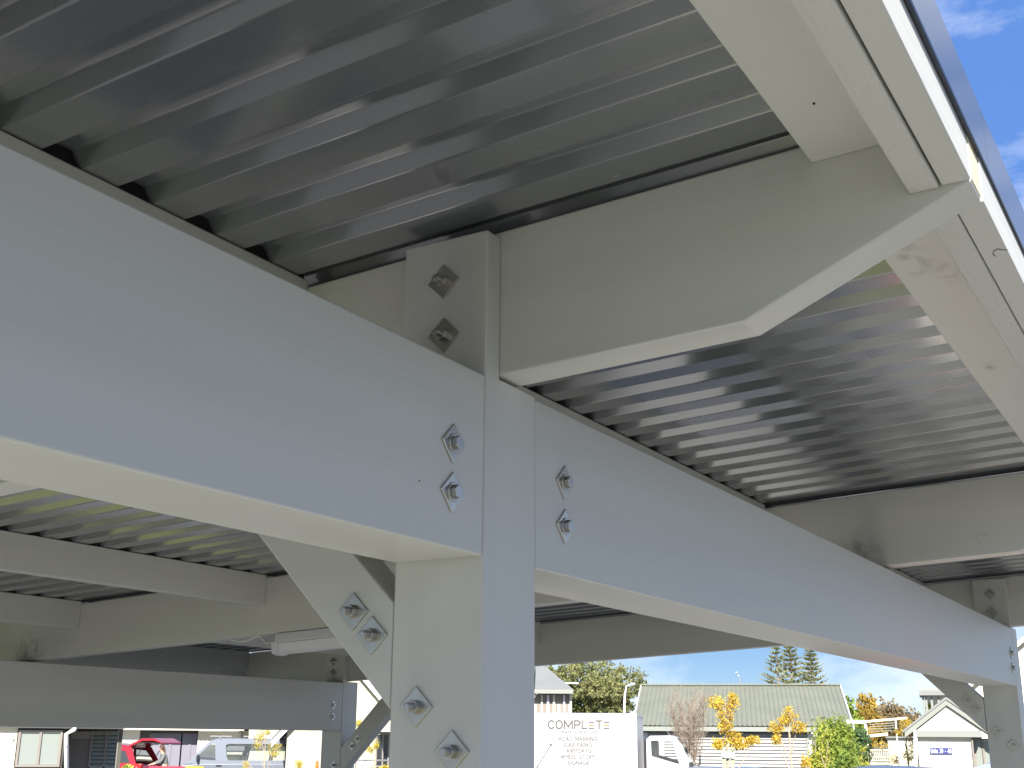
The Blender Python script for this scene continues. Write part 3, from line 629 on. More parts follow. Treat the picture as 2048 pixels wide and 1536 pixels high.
def house_big():
    f = Facade(2000, 58, 0); h = empty('tall_gable_house', f.o, f.rz, 'tall cream gable house rising behind the right hand post', 'house')
    p0, p1 = Vector(f.p(1930, 1385)), Vector(f.p(2044, 1287)); sl_ = (p1.y-p0.y)/(p1.x-p0.x); ap = Vector((p1.x+.9, p1.y+.9*sl_)); lo = Vector((p0.x, p0.y)); w = ap.x-lo.x
    MB().prism([(lo.x, 0), (lo.x, lo.y), (ap.x, ap.y), (ap.x+w, lo.y), (ap.x+w, 0)], 'y', 0, 9).build('wall', CREAM2, h)
    for s in (1, -1):
        P = lambda a, z: (ap.x-s*(ap.x-a), z)
        e = (lo.x-.5, lo.y-.5*sl_)
        MB().prism([P(ap.x, ap.y), P(*e), P(e[0], e[1]+.25), P(ap.x, ap.y+.25)], 'y', -.45, 9.3).build('roof', ROOFGREY, h)
        MB().prism([P(ap.x, ap.y-.02), P(e[0], e[1]-.02), P(e[0], e[1]+.2), P(ap.x, ap.y+.2)], 'y', -.5, -.455).build('barge_board', CREAM, h)
def lookout():
    f = Facade(1868, 62, 0); h = empty('roof_lookout', f.o, f.rz, 'small railed upper balcony with flat canopy above the sign house', 'balcony'); A = f.a
    z0, z1 = f.p(1868, 1440)[1], f.p(1868, 1391)[1]
    box('base', CREAM2, h, A(1848), A(1920), 0, 3, 0, z0)
    for uu in (1853, 1859, 1870, 1884, 1900): box('post', TRIM, h, A(uu)-.05, A(uu)+.05, 0, .1, z0+.001, z1)
    box('back_wall', WHITE, h, A(1856), A(1920), .9, 3, z0+.001, z1)
    box('canopy', ROOFGREY, h, A(1846), A(1920), -.3, 3.2, z1+.002, z1+.22); box('canopy_cap', TRIM, h, A(1852), A(1920), 0, 3, z1+.223, f.p(1868, 1377)[1])
    for uu, hh in ((1860, .75), (1866, 1.0)):
        p = MB(); 
        for k in range(60): leaf(p, Vector((A(uu), .45, z0+.35)) + Vector((rv().x*.16, rv().y*.16, rv().z*hh*.5)), .09)
        p.build('potted_plant', L_LIME, h)
def fence_house():
    f = Facade(1105, 48, 0); h = empty('panelled_house', f.o, f.rz, 'low house with vertical white and grey panels beside the truck', 'house'); A = f.a
    zl, zr = f.p(1066, 1380)[1], f.p(1142, 1387)[1]
    x0, x1 = A(1035), A(1144)
    box('wall', TAUPE, h, x0, x1-.05, .12, 6, 0, zr-.05)
    for uu in (1068, 1082, 1094, 1106, 1116, 1127, 1138):
        w = R.uniform(2.4, 4.2); zt = zr-.06 - (R.choice((0, .35, .45)) if uu in (1068, 1092, 1116, 1138) else 0)
        box('panel', WHITE if uu not in (1082, 1106) else CREAM, h, A(uu), A(uu+w*1.4), R.uniform(.0, .04), .119, 0, zt)
    box('corner_post', CREAM2, h, A(1140), x1, -.02, .118, 0, zr-.02)
    box('fascia', TRIM, h, x0, x1+.05, -.45, -.35, zr-.02, zr+.14)
    MB().prism([(-.45, zr+.145), (3, zr+1.5), (6.4, zr+.145)], 'x', x0-3, A(1068)).build('roof', ROOFGREY, h)
    # hip end falling to the right
    a1 = A(1070); MB().add([(a1, -.44, zr+.146), (x1+.05, -.44, zr+.146), (x1+.05, 6.4, zr+.146), (a1, 6.4, zr+.146), (a1, 3, zr+1.499)], [(0, 1, 4), (1, 2, 4), (2, 3, 4), (3, 0, 4), (3, 2, 1, 0)]).build('hip_roof', ROOFGREY, h)
    m = MB(); za, zb_ = f.p(1123, 1387, 1)[1], f.p(1123, 1362, 1)[1]; m.tube([(A(1123, 1), 1, za-.3), (A(1123, 1), 1, zb_)], .03, 6); m.tube([(A(1122, 1), 1, zb_-.07), (A(1158, 1), 1, zb_-.09)], .03, 6); m.build('antenna', WHITE, h)
def pergola():
    f = Facade(1750, 42, 0); h = empty('pergola', f.o, f.rz, 'cream timber pergola with slatted gate between shrub and sign house', 'pergola'); A = f.a
    PC = mat('cream_timber', (0.70, 0.66, 0.52), 0.7, var=.06, vscale=3)
    def bar(n, u0, v0, u1, v1, t, b0, b1, m=PC):
        a0, z0 = f.p(u0, v0); a1, z1 = f.p(u1, v1); MB().prism([(a0, z0-t/2), (a1, z1-t/2), (a1, z1+t/2), (a0, z0+t/2)], 'y', b0, b1).build(n, m, h)
    bar('beam', 1692, 1443, 1733, 1444, .11, 0, .06); bar('beam', 1733, 1443, 1815, 1436, .07, -.1, -.03)
    box('post', PC, h, A(1730.5), A(1736), -.02, .08, 0, f.p(1733, 1441)[1]); box('post', PC, h, A(1793), A(1796), .5, .56, 0, f.p(1795, 1440)[1])
    box('post', PC, h, A(1727.5), A(1730), .1, .16, 0, f.p(1728, 1500)[1])
    bar('beam', 1737, 1472, 1776, 1468, .09, .3, .36)
    for i, v in enumerate((1448, 1453, 1458, 1463)): bar('rail', 1738, v, 1790, v-3, .02, 1.0, 1.03, TRIM)
    for i in range(13): a = A(1738+i*3.7); box('gate_slat', PC, h, a, a+.02, .2, .23, .25, f.p(1750, 1500)[1])
    for v in (1500, 1514, 1521, 1528): bar('gate_rail', 1736, v, 1786, v, .03, .16, .195)
    s = empty('garden_shed', f.o + f.e*A(1795) + f.m*3, f.rz, 'small pale garden shed with lean-to roof behind the pergola gate', 'shed')
    k = 45/FPX; zt = f.p(1790, 1473, 3)[1]
    box('wall', CREAM2, s, -.28, .62, 0, 1.6, 0, zt-.05); box('lean_to_roof', ROOFGREY, s, -.33, .7, -.15, 1.7, zt-.045, zt)
    MB().prism([(-.12, zt-1.1), (.55, zt-.08), (.55, zt-1.2)], 'y', -.06, -.002).build('brace_panel', BEIGE, s)
house_left(); house_row(); house_mid(); barn(); house_sign(); house_big(); lookout(); fence_house(); pergola()

def lamp(u, d, v0, arm_u, arm_v, label):
    f = Facade(u, d); zt = f.p(u, v0)[1]; a, z = f.p(arm_u, arm_v); t = empty('street_lamp', f.o, f.rz, label, 'street lamp')
    MB().tube([(0, 0, 0), (0, 0, zt-.9), (a*.08, 0, zt-.4), (a*.35, 0, zt+(z-zt)*.5), (a, 0, z)], .075, 8, .04).build('pole', ALLOY if d > 100 else WHITE, t, smooth=True)
    box('lantern', ALLOY, t, min(a, a*1.25)-.1, max(a, a*1.25)+.1, -.12, .12, z-.04, z+.07)
lamp(1250, 70, 1376, 1263, 1368, 'white curved street lamp in front of the olive tree')
lamp(1486, 125, 1362, 1474, 1345, 'distant street lamp above the garage roof ridge')
broad_tree('broadleaf_tree', 1165, 85, 1318, 122, 'big dense olive green tree behind the white truck', L_OLIVE, 14, .11, n=3000, clumps=170)
norfolk(1563, 96, 1292, 'sparse grey tall pine leftmost behind the garage roof', .5)
norfolk(1590, 99, 1285, 'tall pine in the middle of the three behind the garage roof')
norfolk(1631, 94, 1300, 'tall pine rightmost of the three behind the garage roof')
broad_tree('shrub_tree', 1525, 80, 1362, 16, 'small olive tuft of a tree peeping over the garage ridge', L_OLIVE, 4, .12, n=300, clumps=40)
broad_tree('shrub_tree', 1702, 72, 1392, 26, 'fresh green tree at the right end of the garage', L_GREEN, 7, .15, n=600, clumps=60)
broad_tree('conifer', 1738, 80, 1388, 34, 'rusty golden conifer beyond the pergola', L_RUST, 9, .12, n=1800, clumps=110)
hl = MB(); pts = [(1745, 1412), (1762, 1400), (1775, 1402), (1790, 1408), (1805, 1420), (1822, 1427), (1845, 1432), (1875, 1440)]
fh = Facade(1800, 140)
for u_, v_ in pts:
    a, z = fh.p(u_, v_); clump_crown(hl, [((a, 0, z*.55), (2.6, 2.4, z*.45))], 1400, .22, 110)
o = hl.build('brown_hillside_scrub', L_BROWN, loc=fh.o, rot=(0, 0, fh.rz)); setp(o, 'brown scrub covered rise behind the pergola', 'scrub', kind='stuff')
def shrub(u, d, vtop, hw, label, leafm, n=4, size=.07, dens=900):
    g = ground(u, d); H = zat(u, vtop, d); w = hw*d/FPX; t = empty('shrub', g, 0, label, 'shrub'); tr = MB(); cr = MB()
    for k in range(7):
        a = R.uniform(0, 6.28); q = (w*.6*math.cos(a), w*.6*math.sin(a), H*R.uniform(.6, .92)); limb(tr, (R.uniform(-.1, .1), R.uniform(-.1, .1), -.02), q, .02, .006)
    lobes = [((0, 0, H*.5), (w*.8, w*.8, H*.48))] + [((R.uniform(-.5, .5)*w, R.uniform(-.5, .5)*w, H*R.uniform(.3, .72)), (w*.5, w*.5, H*.24)) for k in range(n)]
    clump_crown(cr, lobes, dens, size, dens//14, .14)
    tr.build('stems', PALEBARK, t); cr.build('foliage', leafm, t)
shrub(1668, 30, 1412, 44, 'tall fresh green shrub at the garage end', L_GREEN, 8, .042, 3200)
shrub(1690, 28, 1498, 44, 'low bright green bush in front of the tall shrub', L_GREEN, 5, .042, 1900)
shrub(1640, 29, 1430, 26, 'yellow green young shrub left of the tall shrub', L_LIME, 5, .036, 1500)
shrub(1713, 36, 1446, 24, 'deep green broadleaf shrub beside the pergola post', L_DEEP, 5, .055, 1400)
shrub(1722, 34, 1490, 17, 'lime yellow bush at the foot of the pergola', L_LIME, 4, .05, 400)
shrub(262, 22, 1514, 24, 'lime green feathery bush in front of the red car', L_LIME, 5, .06, 500)
shrub(745, 36, 1527, 36, 'low yellow hedge below the far handrail', L_KOW2, 6, .05, 600)
kowhai(1453, 20, 1394, [(1432, 1405, 12, 9), (1466, 1402, 10, 14), (1452, 1425, 20, 22), (1452, 1452, 13, 14), (1466, 1480, 18, 14), (1478, 1488, 16, 10), (1436, 1488, 9, 8), (1505, 1482, 12, 5)], 'staked yellow flowering tree in front of the garage doors', L_KOW, True)
kowhai(1580, 23, 1414, [(1578, 1428, 17, 16), (1552, 1456, 14, 9), (1596, 1455, 15, 8), (1553, 1478, 8, 10), (1568, 1440, 9, 6), (1612, 1525, 8, 10)], 'slim yellow flowering tree near the right garage jamb', L_KOW)
kowhai(532, 38, 1458, [(524, 1470, 14, 12), (548, 1498, 14, 15), (515, 1484, 9, 16), (533, 1464, 18, 6), (492, 1530, 6, 8)], 'bare stemmed yellow flowering tree in front of the silver van', L_KOW2, dense=90)
kowhai(1812, 36, 1438, [(1812, 1450, 12, 13), (1822, 1475, 8, 22), (1800, 1463, 10, 6), (1818, 1510, 12, 12), (1790, 1520, 8, 10), (1760, 1490, 16, 6)], 'orange yellow flowering tree against the sign house corner', L_KOW, dense=120)
kowhai(594, 37, 1522, [(598, 1530, 8, 8)], 'small yellow blossom bush behind the silver van tail', L_KOW2)
kowhai(752, 40, 1430, [(717, 1448, 6, 8), (752, 1488, 5, 10), (742, 1500, 8, 5)], 'thin yellow blossom tree beyond the far post brace', L_KOW2)
def bare_tree(u, d, vtop, hw, label):
    g = ground(u, d); H = zat(u, vtop, d); w = hw*d/FPX; t = empty('bare_tree', g, 0, label, 'tree'); tr = MB(); tw = MB()
    for k in range(13):
        a = R.uniform(0, 6.28); rr = w*R.uniform(.2, .95); q = Vector((rr*math.cos(a), rr*math.sin(a), H*R.uniform(.72, .98)*(1-.25*rr/w)))
        limb(tr, (0, 0, .2), q, .03, .008, .06)
        for j in range(90):
            p = Vector((0, 0, .2)).lerp(q, R.uniform(.35, 1)); e = p + Vector((R.uniform(-.6, .6), R.uniform(-.6, .6), R.uniform(.1, .9)))*.6
            tw.tube([p, p.lerp(e, .5)+rv()*.06, e], .007, 3, .003)
    tr.build('trunk', BARK, t); tw.build('twigs', BARK, t)
bare_tree(1380, 46, 1345, 62, 'bare brown tree in front of the green grey garage roof')

# ------------------------------------------------------------------ vehicles
def car_paint(name, c, metal=0.3): return mat(name, c, 0.3, metal=metal, coat=0.6, spec=0.5)
def wheel_pair(root, x, hw, r):
    for s in (1, -1):
        w = MB().prism([(r*math.cos(k*math.pi/12), r*math.sin(k*math.pi/12)) for k in range(24)], 'y', -.11, .11).build('wheel', RUBBER, root, .02, 2, True, loc=(x, s*(hw-.12), r))
        MB().prism([(r*.62*math.cos(k*math.pi/10), r*.62*math.sin(k*math.pi/10)) for k in range(20)], 'y', -.012 if s < 0 else 0, 0 if s < 0 else .012).build('rim', ALLOY, w, loc=(0, s*.112, 0))
def vehicle(name, loc, rz, pm, label, cat, hw, body, cabin, holes, belt, tumble, tail=None, wheels=(), wr=.33, open_back=False, group=None, ws=True, front_glass=None, rear_glass=None, roof=True):
    """body/cabin: side outlines (x, z), x forwards; holes: side window outlines on the cabin"""
    v = empty(name, loc, rz, label, cat, group)
    MB().prism(body, 'y', -hw, hw).build('body', pm, v, .05, 3, True)
    def side(s): return lambda x, z: (x, s*(hw-.015-max(0, z-belt)*tumble), z)
    pn = MB()
    for s in (1, -1):
        for off in (0, .03): pn.add(*holed(cabin, holes, (lambda s_, o_: lambda x, z: (x, side(s_)(x, z)[1]-s_*o_, z))(s, off)))
        for hol in [cabin]+holes:
            n = len(hol); a = [side(s)(*q) for q in hol]; b = [(x, y-s*.03, z) for x, y, z in a]
            pn.add(a+b, [(i, (i+1) % n, n+(i+1) % n, n+i) for i in range(n)])
    pn.build('side_panels', pm, v)
    # roof skin: follow the cabin outline between its first and last point above the belt
    top = [q for q in cabin if q[1] > belt+.02]; zs = max(q[1] for q in cabin)
    hi = [q for q in cabin if q[1] > zs-.16]; hi.sort()
    m = MB(); k = len(hi)
    rows = []
    for q in hi:
        y = abs(side(1)(*q)[1]); rows.append([(q[0], y*t, q[1]+.03*(1-t*t)) for t in (-1, -.6, 0, .6, 1)])
    vs = [p for r_ in rows for p in r_]; fs = [(i*5+j, i*5+j+1, (i+1)*5+j+1, (i+1)*5+j) for i in range(k-1) for j in range(4)]
    m.add(vs, fs); m.build('roof', pm, v, smooth=True)
    for hol in holes:
        for s in (1, -1):
            n = len(hol); MB().add([(side(s)(*q)[0], side(s)(*q)[1]-s*.015, q[1]) for q in hol], [tuple(range(n))]).build('side_window', CARGLASS, v)
    for nm, gl in (('windscreen', front_glass), ('rear_window', rear_glass)):
        if gl:
            (xa, za), (xb, zb2) = gl; ya, yb = abs(side(1)(xa, za)[1])-.03, abs(side(1)(xb, zb2)[1])-.03
            MB().add([(xa, -ya, za), (xa, ya, za), (xb, yb, zb2), (xb, -yb, zb2)], [(0, 1, 2, 3)]).build(nm, CARGLASS, v)
    for x in wheels: wheel_pair(v, x, hw, wr)
    return v
def seats(v, xs, z, ym=.36):
    for x in xs:
        for s in (1, -1):
            q = MB().prism([(x-.05, z-.35), (x-.16, z+.30), (x-.05, z+.32), (x+.08, z-.33)], 'y', s*ym-.22, s*ym+.22).build('seat', PLAST, v, .03, 2, True)
            MB().prism([(x-.17, z+.34), (x-.18, z+.52), (x-.09, z+.52), (x-.08, z+.34)], 'y', s*ym-.12, s*ym+.12).build('headrest', PLAST, q, .02, 2, True)
def hatch(name, u, d, face, rz, pm, label, H=1.5, hw=.85, L=4.2):
    body = [(-L/2, .35), (-L/2-.02, .75), (-L/2+.08, H*.62), (L*.16, H*.62), (L*.46, H*.50), (L/2, .62), (L/2, .3), (L*.4, .22), (-L*.42, .22)]
    cab = [(-L/2+.1, H*.61), (-L/2+.42, H*.95), (-L*.2, H), (L*.02, H*.985), (L*.12, H*.9), (L*.30, H*.61)]
    hol = [[(-L*.40, H*.66), (-L*.34, H*.90), (-L*.13, H*.93), (-L*.11, H*.66)], [(-L*.09, H*.66), (-L*.11, H*.93), (L*.03, H*.91), (L*.17, H*.66)]]
    v = vehicle(name, ground(u, d), rz, pm, label, 'car', hw, body, cab, hol, H*.62, .28, wheels=(-L*.31, L*.31), wr=.32, front_glass=((L*.29, H*.62), (L*.12, H*.90)), rear_glass=((-L/2+.12, H*.63), (-L/2+.42, H*.93)), group='parked cars')
    seats(v, (-.55, .45), H*.62)
    for s in (1, -1):
        box('headlight', WHITE, v, L*.5-.12, L*.5+.01, s*hw*.62-.16, s*hw*.62+.16, .58, .72, bevel=.02); box('tail_light', REDL, v, -L*.5-.03, -L*.5+.08, s*hw*.78-.1, s*hw*.78+.1, .75, 1.0, bevel=.02)
        box('mirror', pm, v, L*.16, L*.24, s*(hw+.02)-.02*(s < 0), s*(hw+.02)+.14*s if s > 0 else s*(hw+.02)+.02, H*.64, H*.72) if False else None
    return v
REDL = mat('red_lens', (0.45, 0.02, 0.02), 0.25, spec=.6)
def heading(u, deg): # yaw that turns +x of the vehicle deg degrees anticlockwise from 'to the right in the picture'
    f = Facade(u, 10); return f.rz + rad(deg)
# silver van, nose to the left, tailgate raised
d = 48; f = Facade(487, d); SILV = car_paint('silver_van_paint', (0.19, 0.21, 0.245), .2)
k = d/FPX; L = 4.75
van_body = [(-2.35, .4), (-2.36, 1.12), (1.45, 1.12), (2.10, 1.06), (2.36, .85), (2.38, .4), (2.2, .28), (-2.2, .28)]
van_cab = [(-2.34, 1.10), (-2.28, 1.88), (-2.0, 1.97), (.9, 1.97), (1.22, 1.88), (1.62, 1.48), (1.98, 1.10)]
van_hol = [[(-2.20, 1.28), (-2.16, 1.78), (-1.80, 1.80), (-1.80, 1.28)], [(-1.62, 1.22), (-1.62, 1.80), (.52, 1.80), (.62, 1.75), (.55, 1.30), (.48, 1.22)], [(.95, 1.22), (1.0, 1.80), (1.16, 1.80), (1.66, 1.30), (1.62, 1.26)]]
van = vehicle('silver_van', ground(487, d), heading(487, 180), SILV, 'silver van with roof racks and raised tailgate behind the yellow tree', 'van', .85, van_body, van_cab, van_hol, 1.12, .12, wheels=(-1.45, 1.45), wr=.34, front_glass=((1.98, 1.12), (1.2, 1.86)))
seats(van, (.9, -.1, -1.0), 1.2)
tg = MB().prism([(-2.25, 1.93), (-3.45, 1.99), (-3.70, 1.93), (-3.72, 1.96), (-3.46, 2.04), (-2.25, 1.98)], 'y', -.74, .74).build('tailgate', SILV, van); MB().tube([(-2.3, -.72, 1.5), (-2.9, -.72, 1.94)], .015, 6).build('gas_strut', PLAST, tg)
for x in (-1.7, -.4, .85):
    r_ = MB().tube([(x, -.9, 2.07), (x, .9, 2.07)], .02, 6).build('roof_rack', ALLOY, van); MB().box(x-.4, x+.4, -.80, -.77, 2.055, 2.085).box(x-.03, x+.03, -.82, -.76, 1.92, 2.06).build('rack_foot', ALLOY, r_)
for s in (1, -1): box('tail_light', REDL, van, -2.40, -2.28, s*.74-.1, s*.74+.1, .8, 1.14, bevel=.02); box('mirror', PLAST, van, 1.55, 1.63, s*.95-.1, s*.95+.1, 1.18, 1.42, bevel=.03); box('door_handle', PLAST, van, .72, .92, s*.853-.012, s*.853+.012, 1.0, 1.06)
# red car with its tailgate up, tail to the right and turned to the camera
d = 50; REDP = car_paint('red_car_paint', (0.34, 0.018, 0.03), .15)
suv_body = [(-2.2, .45), (-2.24, .80), (-2.12, 1.0), (.9, 1.0), (1.9, .95), (2.25, .75), (2.25, .35), (2.0, .25), (-2.0, .25)]
suv_cab = [(-2.10, .98), (-1.72, 1.66), (-1.4, 1.74), (.1, 1.74), (.5, 1.62), (1.15, .98)]
suv_hol = [[(-1.80, 1.10), (-1.50, 1.52), (-1.08, 1.56), (-1.02, 1.10)], [(-.92, 1.10), (-.98, 1.58), (-.2, 1.60), (-.2, 1.10)], [(-.1, 1.10), (-.1, 1.60), (.35, 1.56), (.8, 1.10)]]
suv = vehicle('red_car', ground(204, d), heading(204, 180-32), REDP, 'red estate car with open tailgate beside the person', 'car', .92, suv_body, suv_cab, suv_hol, 1.0, .30, wheels=(-1.4, 1.4), wr=.36, front_glass=((1.13, 1.0), (.5, 1.6)))
seats(suv, (-.35, .6), 1.0)
MB().box(-1.95, -.9, -.8, .8, .99, 1.02).box(-.98, -.9, -.8, .8, 1.0, 1.4).build('boot_lining', PLAST, suv)
tg = MB().prism([(-1.55, 1.70), (-2.1, 1.98), (-2.62, 1.98), (-2.95, 1.83), (-2.97, 1.79), (-2.6, 1.88), (-2.12, 1.87), (-1.6, 1.64)], 'y', -.72, .72).build('tailgate', REDP, suv, .02, 2, True)
box('lining', PLAST, tg, -2.6, -1.75, -.66, .66, 1.815, 1.835)
for s in (1, -1):
    MB().tube([(-1.95, s*.7, 1.3), (-2.25, s*.7, 1.84)], .015, 6).build('gas_strut', PLAST, tg); box('tail_light', REDL, suv, -2.27, -2.0, s*.80-.11, s*.80+.11, .82, 1.08, bevel=.03)
    MB().tube([(-1.5, s*.66, 1.80), (.1, s*.66, 1.80)], .02, 6).build('roof_rail', ALLOY, suv)
box('bumper', ALLOY, suv, -2.33, -2.2, -.8, .8, .45, .66, bevel=.03)
# white box truck
def truck():
    d = 33; f = Facade(1180, d); k = d/FPX; WP = mat('truck_white', (0.55, 0.55, 0.55), 0.35)
    rz = f.rz + rad(-7)
    v = empty('box_truck', f.o, rz, 'white box truck lettered COMPLETE with a white cab', 'truck')
    # local: x to the right (heading), y away, z up; the side with the lettering is y = 0
    x0, x1 = f.a(1071)-.0, f.a(1274); zt = f.p(1180, 1427)[1]; Wd = 2.15
    b = box('cargo_box', WP, v, x0, x1, 0, Wd, .95, zt, bevel=.02)
    AL = mat('aluminium_trim', (0.55, 0.58, 0.62), .35, metal=.6)
    box('top_rail', AL, b, x0-.01, x1+.012, -.012, Wd+.01, zt-.07, zt+.012); box('corner_trim', AL, b, x1-.05, x1+.012, -.014, .06, .94, zt-.072); box('corner_trim', AL, b, x0-.012, x0+.06, -.014, .06, .94, zt-.072)
    box('chassis', PLAST, v, x0+.1, x1+1.9, .5, 1.6, .45, .93)
    # cab
    cx = x1+.17; ztc = f.p(1330, 1471)[1]
    def X(u): return f.a(u)
    zb = f.p(1320, 1521)[1]
    cab = [(X(1293), .55), (X(1293), ztc-.10), (X(1300), ztc-.01), (X(1340), ztc), (X(1352), ztc-.06), (X(1362), ztc-.22), (X(1380), ztc-.72), (X(1390), ztc-.85), (X(1392), .55)]
    hol = [[(X(1302), ztc-.52), (X(1301), ztc-.13), (X(1341), ztc-.13), (X(1345), ztc-.2), (X(1357), ztc-.72)]]
    for y0, y1 in ((.06, .10), (Wd-.22, Wd-.18)):
        pn = MB()
        for y in (y0, y1): pn.add(*holed(cab, hol, lambda x, z: (x, y, z)))
        for ho in [cab]+hol:
            n = len(ho); pn.add([(x, y0, z) for x, z in ho]+[(x, y1, z) for x, z in ho], [(i, (i+1) % n, n+(i+1) % n, n+i) for i in range(n)])
        pn.build('cab_side', WP, v)
    m = MB(); rf = cab[1:5]
    m.add([(x, y, z) for x, z in rf for y in (.06, Wd-.18)], [(2*i, 2*i+1, 2*i+3, 2*i+2) for i in range(3)]); n0 = [cab[0], cab[1]]; m.add([(x, y, z) for x, z in n0 for y in (.06, Wd-.18)], [(0, 1, 3, 2)])
    fr = [cab[7], cab[8]]; m.add([(x, y, z) for x, z in fr for y in (.06, Wd-.18)], [(0, 1, 3, 2)]); m.build('cab_shell', WP, v)
    g = cab[4:8]; MB().add([(x, y, z) for x, z in g for y in (.09, Wd-.2)], [(2*i, 2*i+1, 2*i+3, 2*i+2) for i in range(3)]).build('windscreen', GLASS, v)
    MB().add([(x, .08, z) for x, z in hol[0]], [tuple(range(5))]).build('side_window', CARGLASS, v)
    box('cab_floor', PLAST, v, X(1295), X(1388), .11, Wd-.23, .6, ztc-.95)
    s = MB().box(X(1301), X(1312), .25, .8, ztc-.95, ztc-.14).build('seat', PLAST, v, .04, 2, True)
    box('wiper_cowl', PLAST, v, X(1376), X(1384), .02, .09, ztc-.80, ztc-.66)
    mr = MB().tube([(X(1384), .05, ztc-.72), (X(1396), -.25, ztc-.73), (X(1399), -.3, ztc-.7)], .014, 6).build('mirror_arm', PLAST, v); box('mirror', PLAST, mr, X(1397), X(1400), -.42, -.22, ztc-.72, ztc-.47)
    MB().tube([(X(1338), .4, ztc), (X(1316), .3, ztc+.55)], .009, 5).build('aerial', ALLOY, v)
    box('rear_cab_stay', PLAST, v, X(1286), X(1291), .15, .3, .6, ztc-.08, bevel=.02); box('door_handle', PLAST, v, X(1300), X(1309), .04, .058, zb-.30, zb-.24)
    for x in (x0+.7, X(1362)):
        for yy in (.25, Wd-.35):
            w = MB().prism([(.40*math.cos(q*math.pi/12), .40*math.sin(q*math.pi/12)) for q in range(24)], 'y', -.13, .13).build('wheel', RUBBER, v, .02, 2, True, loc=(x, yy, .40)); MB().prism([(.22*math.cos(q*math.pi/8), .22*math.sin(q*math.pi/8)) for q in range(16)], 'y', -.14, -.131).build('rim', ALLOY, w)
    # lettering: dark grey print, the two E's drawn as bars with an orange middle
    GR = mat('print_grey', (0.10, 0.095, 0.085), .6); LG = mat('print_light_grey', (0.12, 0.115, 0.105), .6); OR = mat('print_orange', (0.62, 0.19, 0.03), .6)
    ct = math.cos(rad(-7))
    def lx(u): return f.a(u)/ct
    def lz(vv): return f.p(1180, vv)[1]
    h = lz(1442)-lz(1457.5); rot = (math.pi/2, 0, 0)
    for ch, u0, u1 in (('C', 1096.5, 1107.5), ('O', 1112, 1124.5), ('M', 1129, 1144.5), ('P', 1149.5, 1160), ('L', 1164.5, 1174), ('T', 1192.5, 1204.5)):
        lettering(ch, lx(u0), lx(u1), lz(1457.3), h, GR, b, -.003, .040)
    for u0, u1 in ((1177.5, 1189), (1207.5, 1219)):
        for j, mm in enumerate((GR, OR, GR)): zc = lz(1444.5+j*6.3); box('letter_bar', mm, b, lx(u0), lx(u1), -.0032, -.0008, zc-.019, zc+.019)
    for s_, vv, u0, u1, px, mm in (('TRAFFIC SERVICES', 1467, 1119, 1196, 4.6, LG), ('ROAD MARKING', 1482, 1118, 1194, 7.2, LG), ('CAR PARKS', 1494, 1128.5, 1183, 7, LG), ('AIRPORTS', 1505.5, 1133, 1181, 7, LG), ('WHEEL STOPS', 1517.5, 1121.5, 1190, 7, LG), ('SIGNAGE', 1529.5, 1136, 1178, 7, LG)):
        lettering(s_, lx(u0), lx(u1), lz(vv), px*k, mm, b, -.003, .016 if px < 5 else .021, .34)
truck()
hatch('parked_car', 1385, 21, 0, heading(1385, 176), car_paint('silver_blue_paint', (0.40, 0.43, 0.48), .4), 'silver blue car whose roof shows below the truck cab', 1.64, .88, 4.4)
hatch('parked_car', 1815, 26, 0, heading(1815, 65), car_paint('dark_purple_paint', (0.05, 0.045, 0.075), .3), 'dark purple car in front of the small garden shed', 1.60, .88)
hatch('parked_car', 1990, 24, 0, heading(1990, 172), car_paint('pale_blue_paint', (0.36, 0.42, 0.50), .4), 'pale blue car beside the sign house window', 1.74, .9, 4.5)
ac = hatch('parked_car', 1040, 15, 0, heading(1040, 160), car_paint('mid_grey_paint', (0.22, 0.22, 0.23), .4), 'grey car with a tilted roof aerial hidden behind the post', 1.60, .85)
fa = Facade(1085, 15); p0 = fa.o + fa.e*fa.p(1068, 1545)[0] + Vector((0, 0, fa.p(1068, 1545)[1])); p1 = fa.o + fa.e*fa.p(1103, 1488)[0] + Vector((0, 0, fa.p(1103, 1488)[1]))
bpy.context.view_layer.update(); inv = ac.matrix_world.inverted()
base = p0.lerp(p1, -.2)
MB().tube([inv @ base, inv @ p1], .005, 6).build('aerial', PLAST, ac); MB().tube([inv @ p1.lerp(p0, .06), inv @ p1], .011, 6).build('aerial_tip', PLAST, ac)
tb = empty('orange_bounce_box', (3.35, -.26, 0), 0, 'tall grey box with orange lid added unseen below the beam for orange bounce light', 'bounce box')  # added out of view to bounce orange light onto the beam underside
MB().box(-.21, .21, -.13, .13, .08, 1.80).build('body', TRIM, tb, .02, 2, True); box('lid', mat('bounce_orange', (0.85, 0.13, 0.02), .5), tb, -.24, .24, -.16, .16, 1.803, 1.88, bevel=.01)  # body and orange lid of the added bounce box
for sx in (-.15, .15): box('bounce_box_foot', PLAST, tb, sx-.05, sx+.05, -.12, .12, 0, .079)
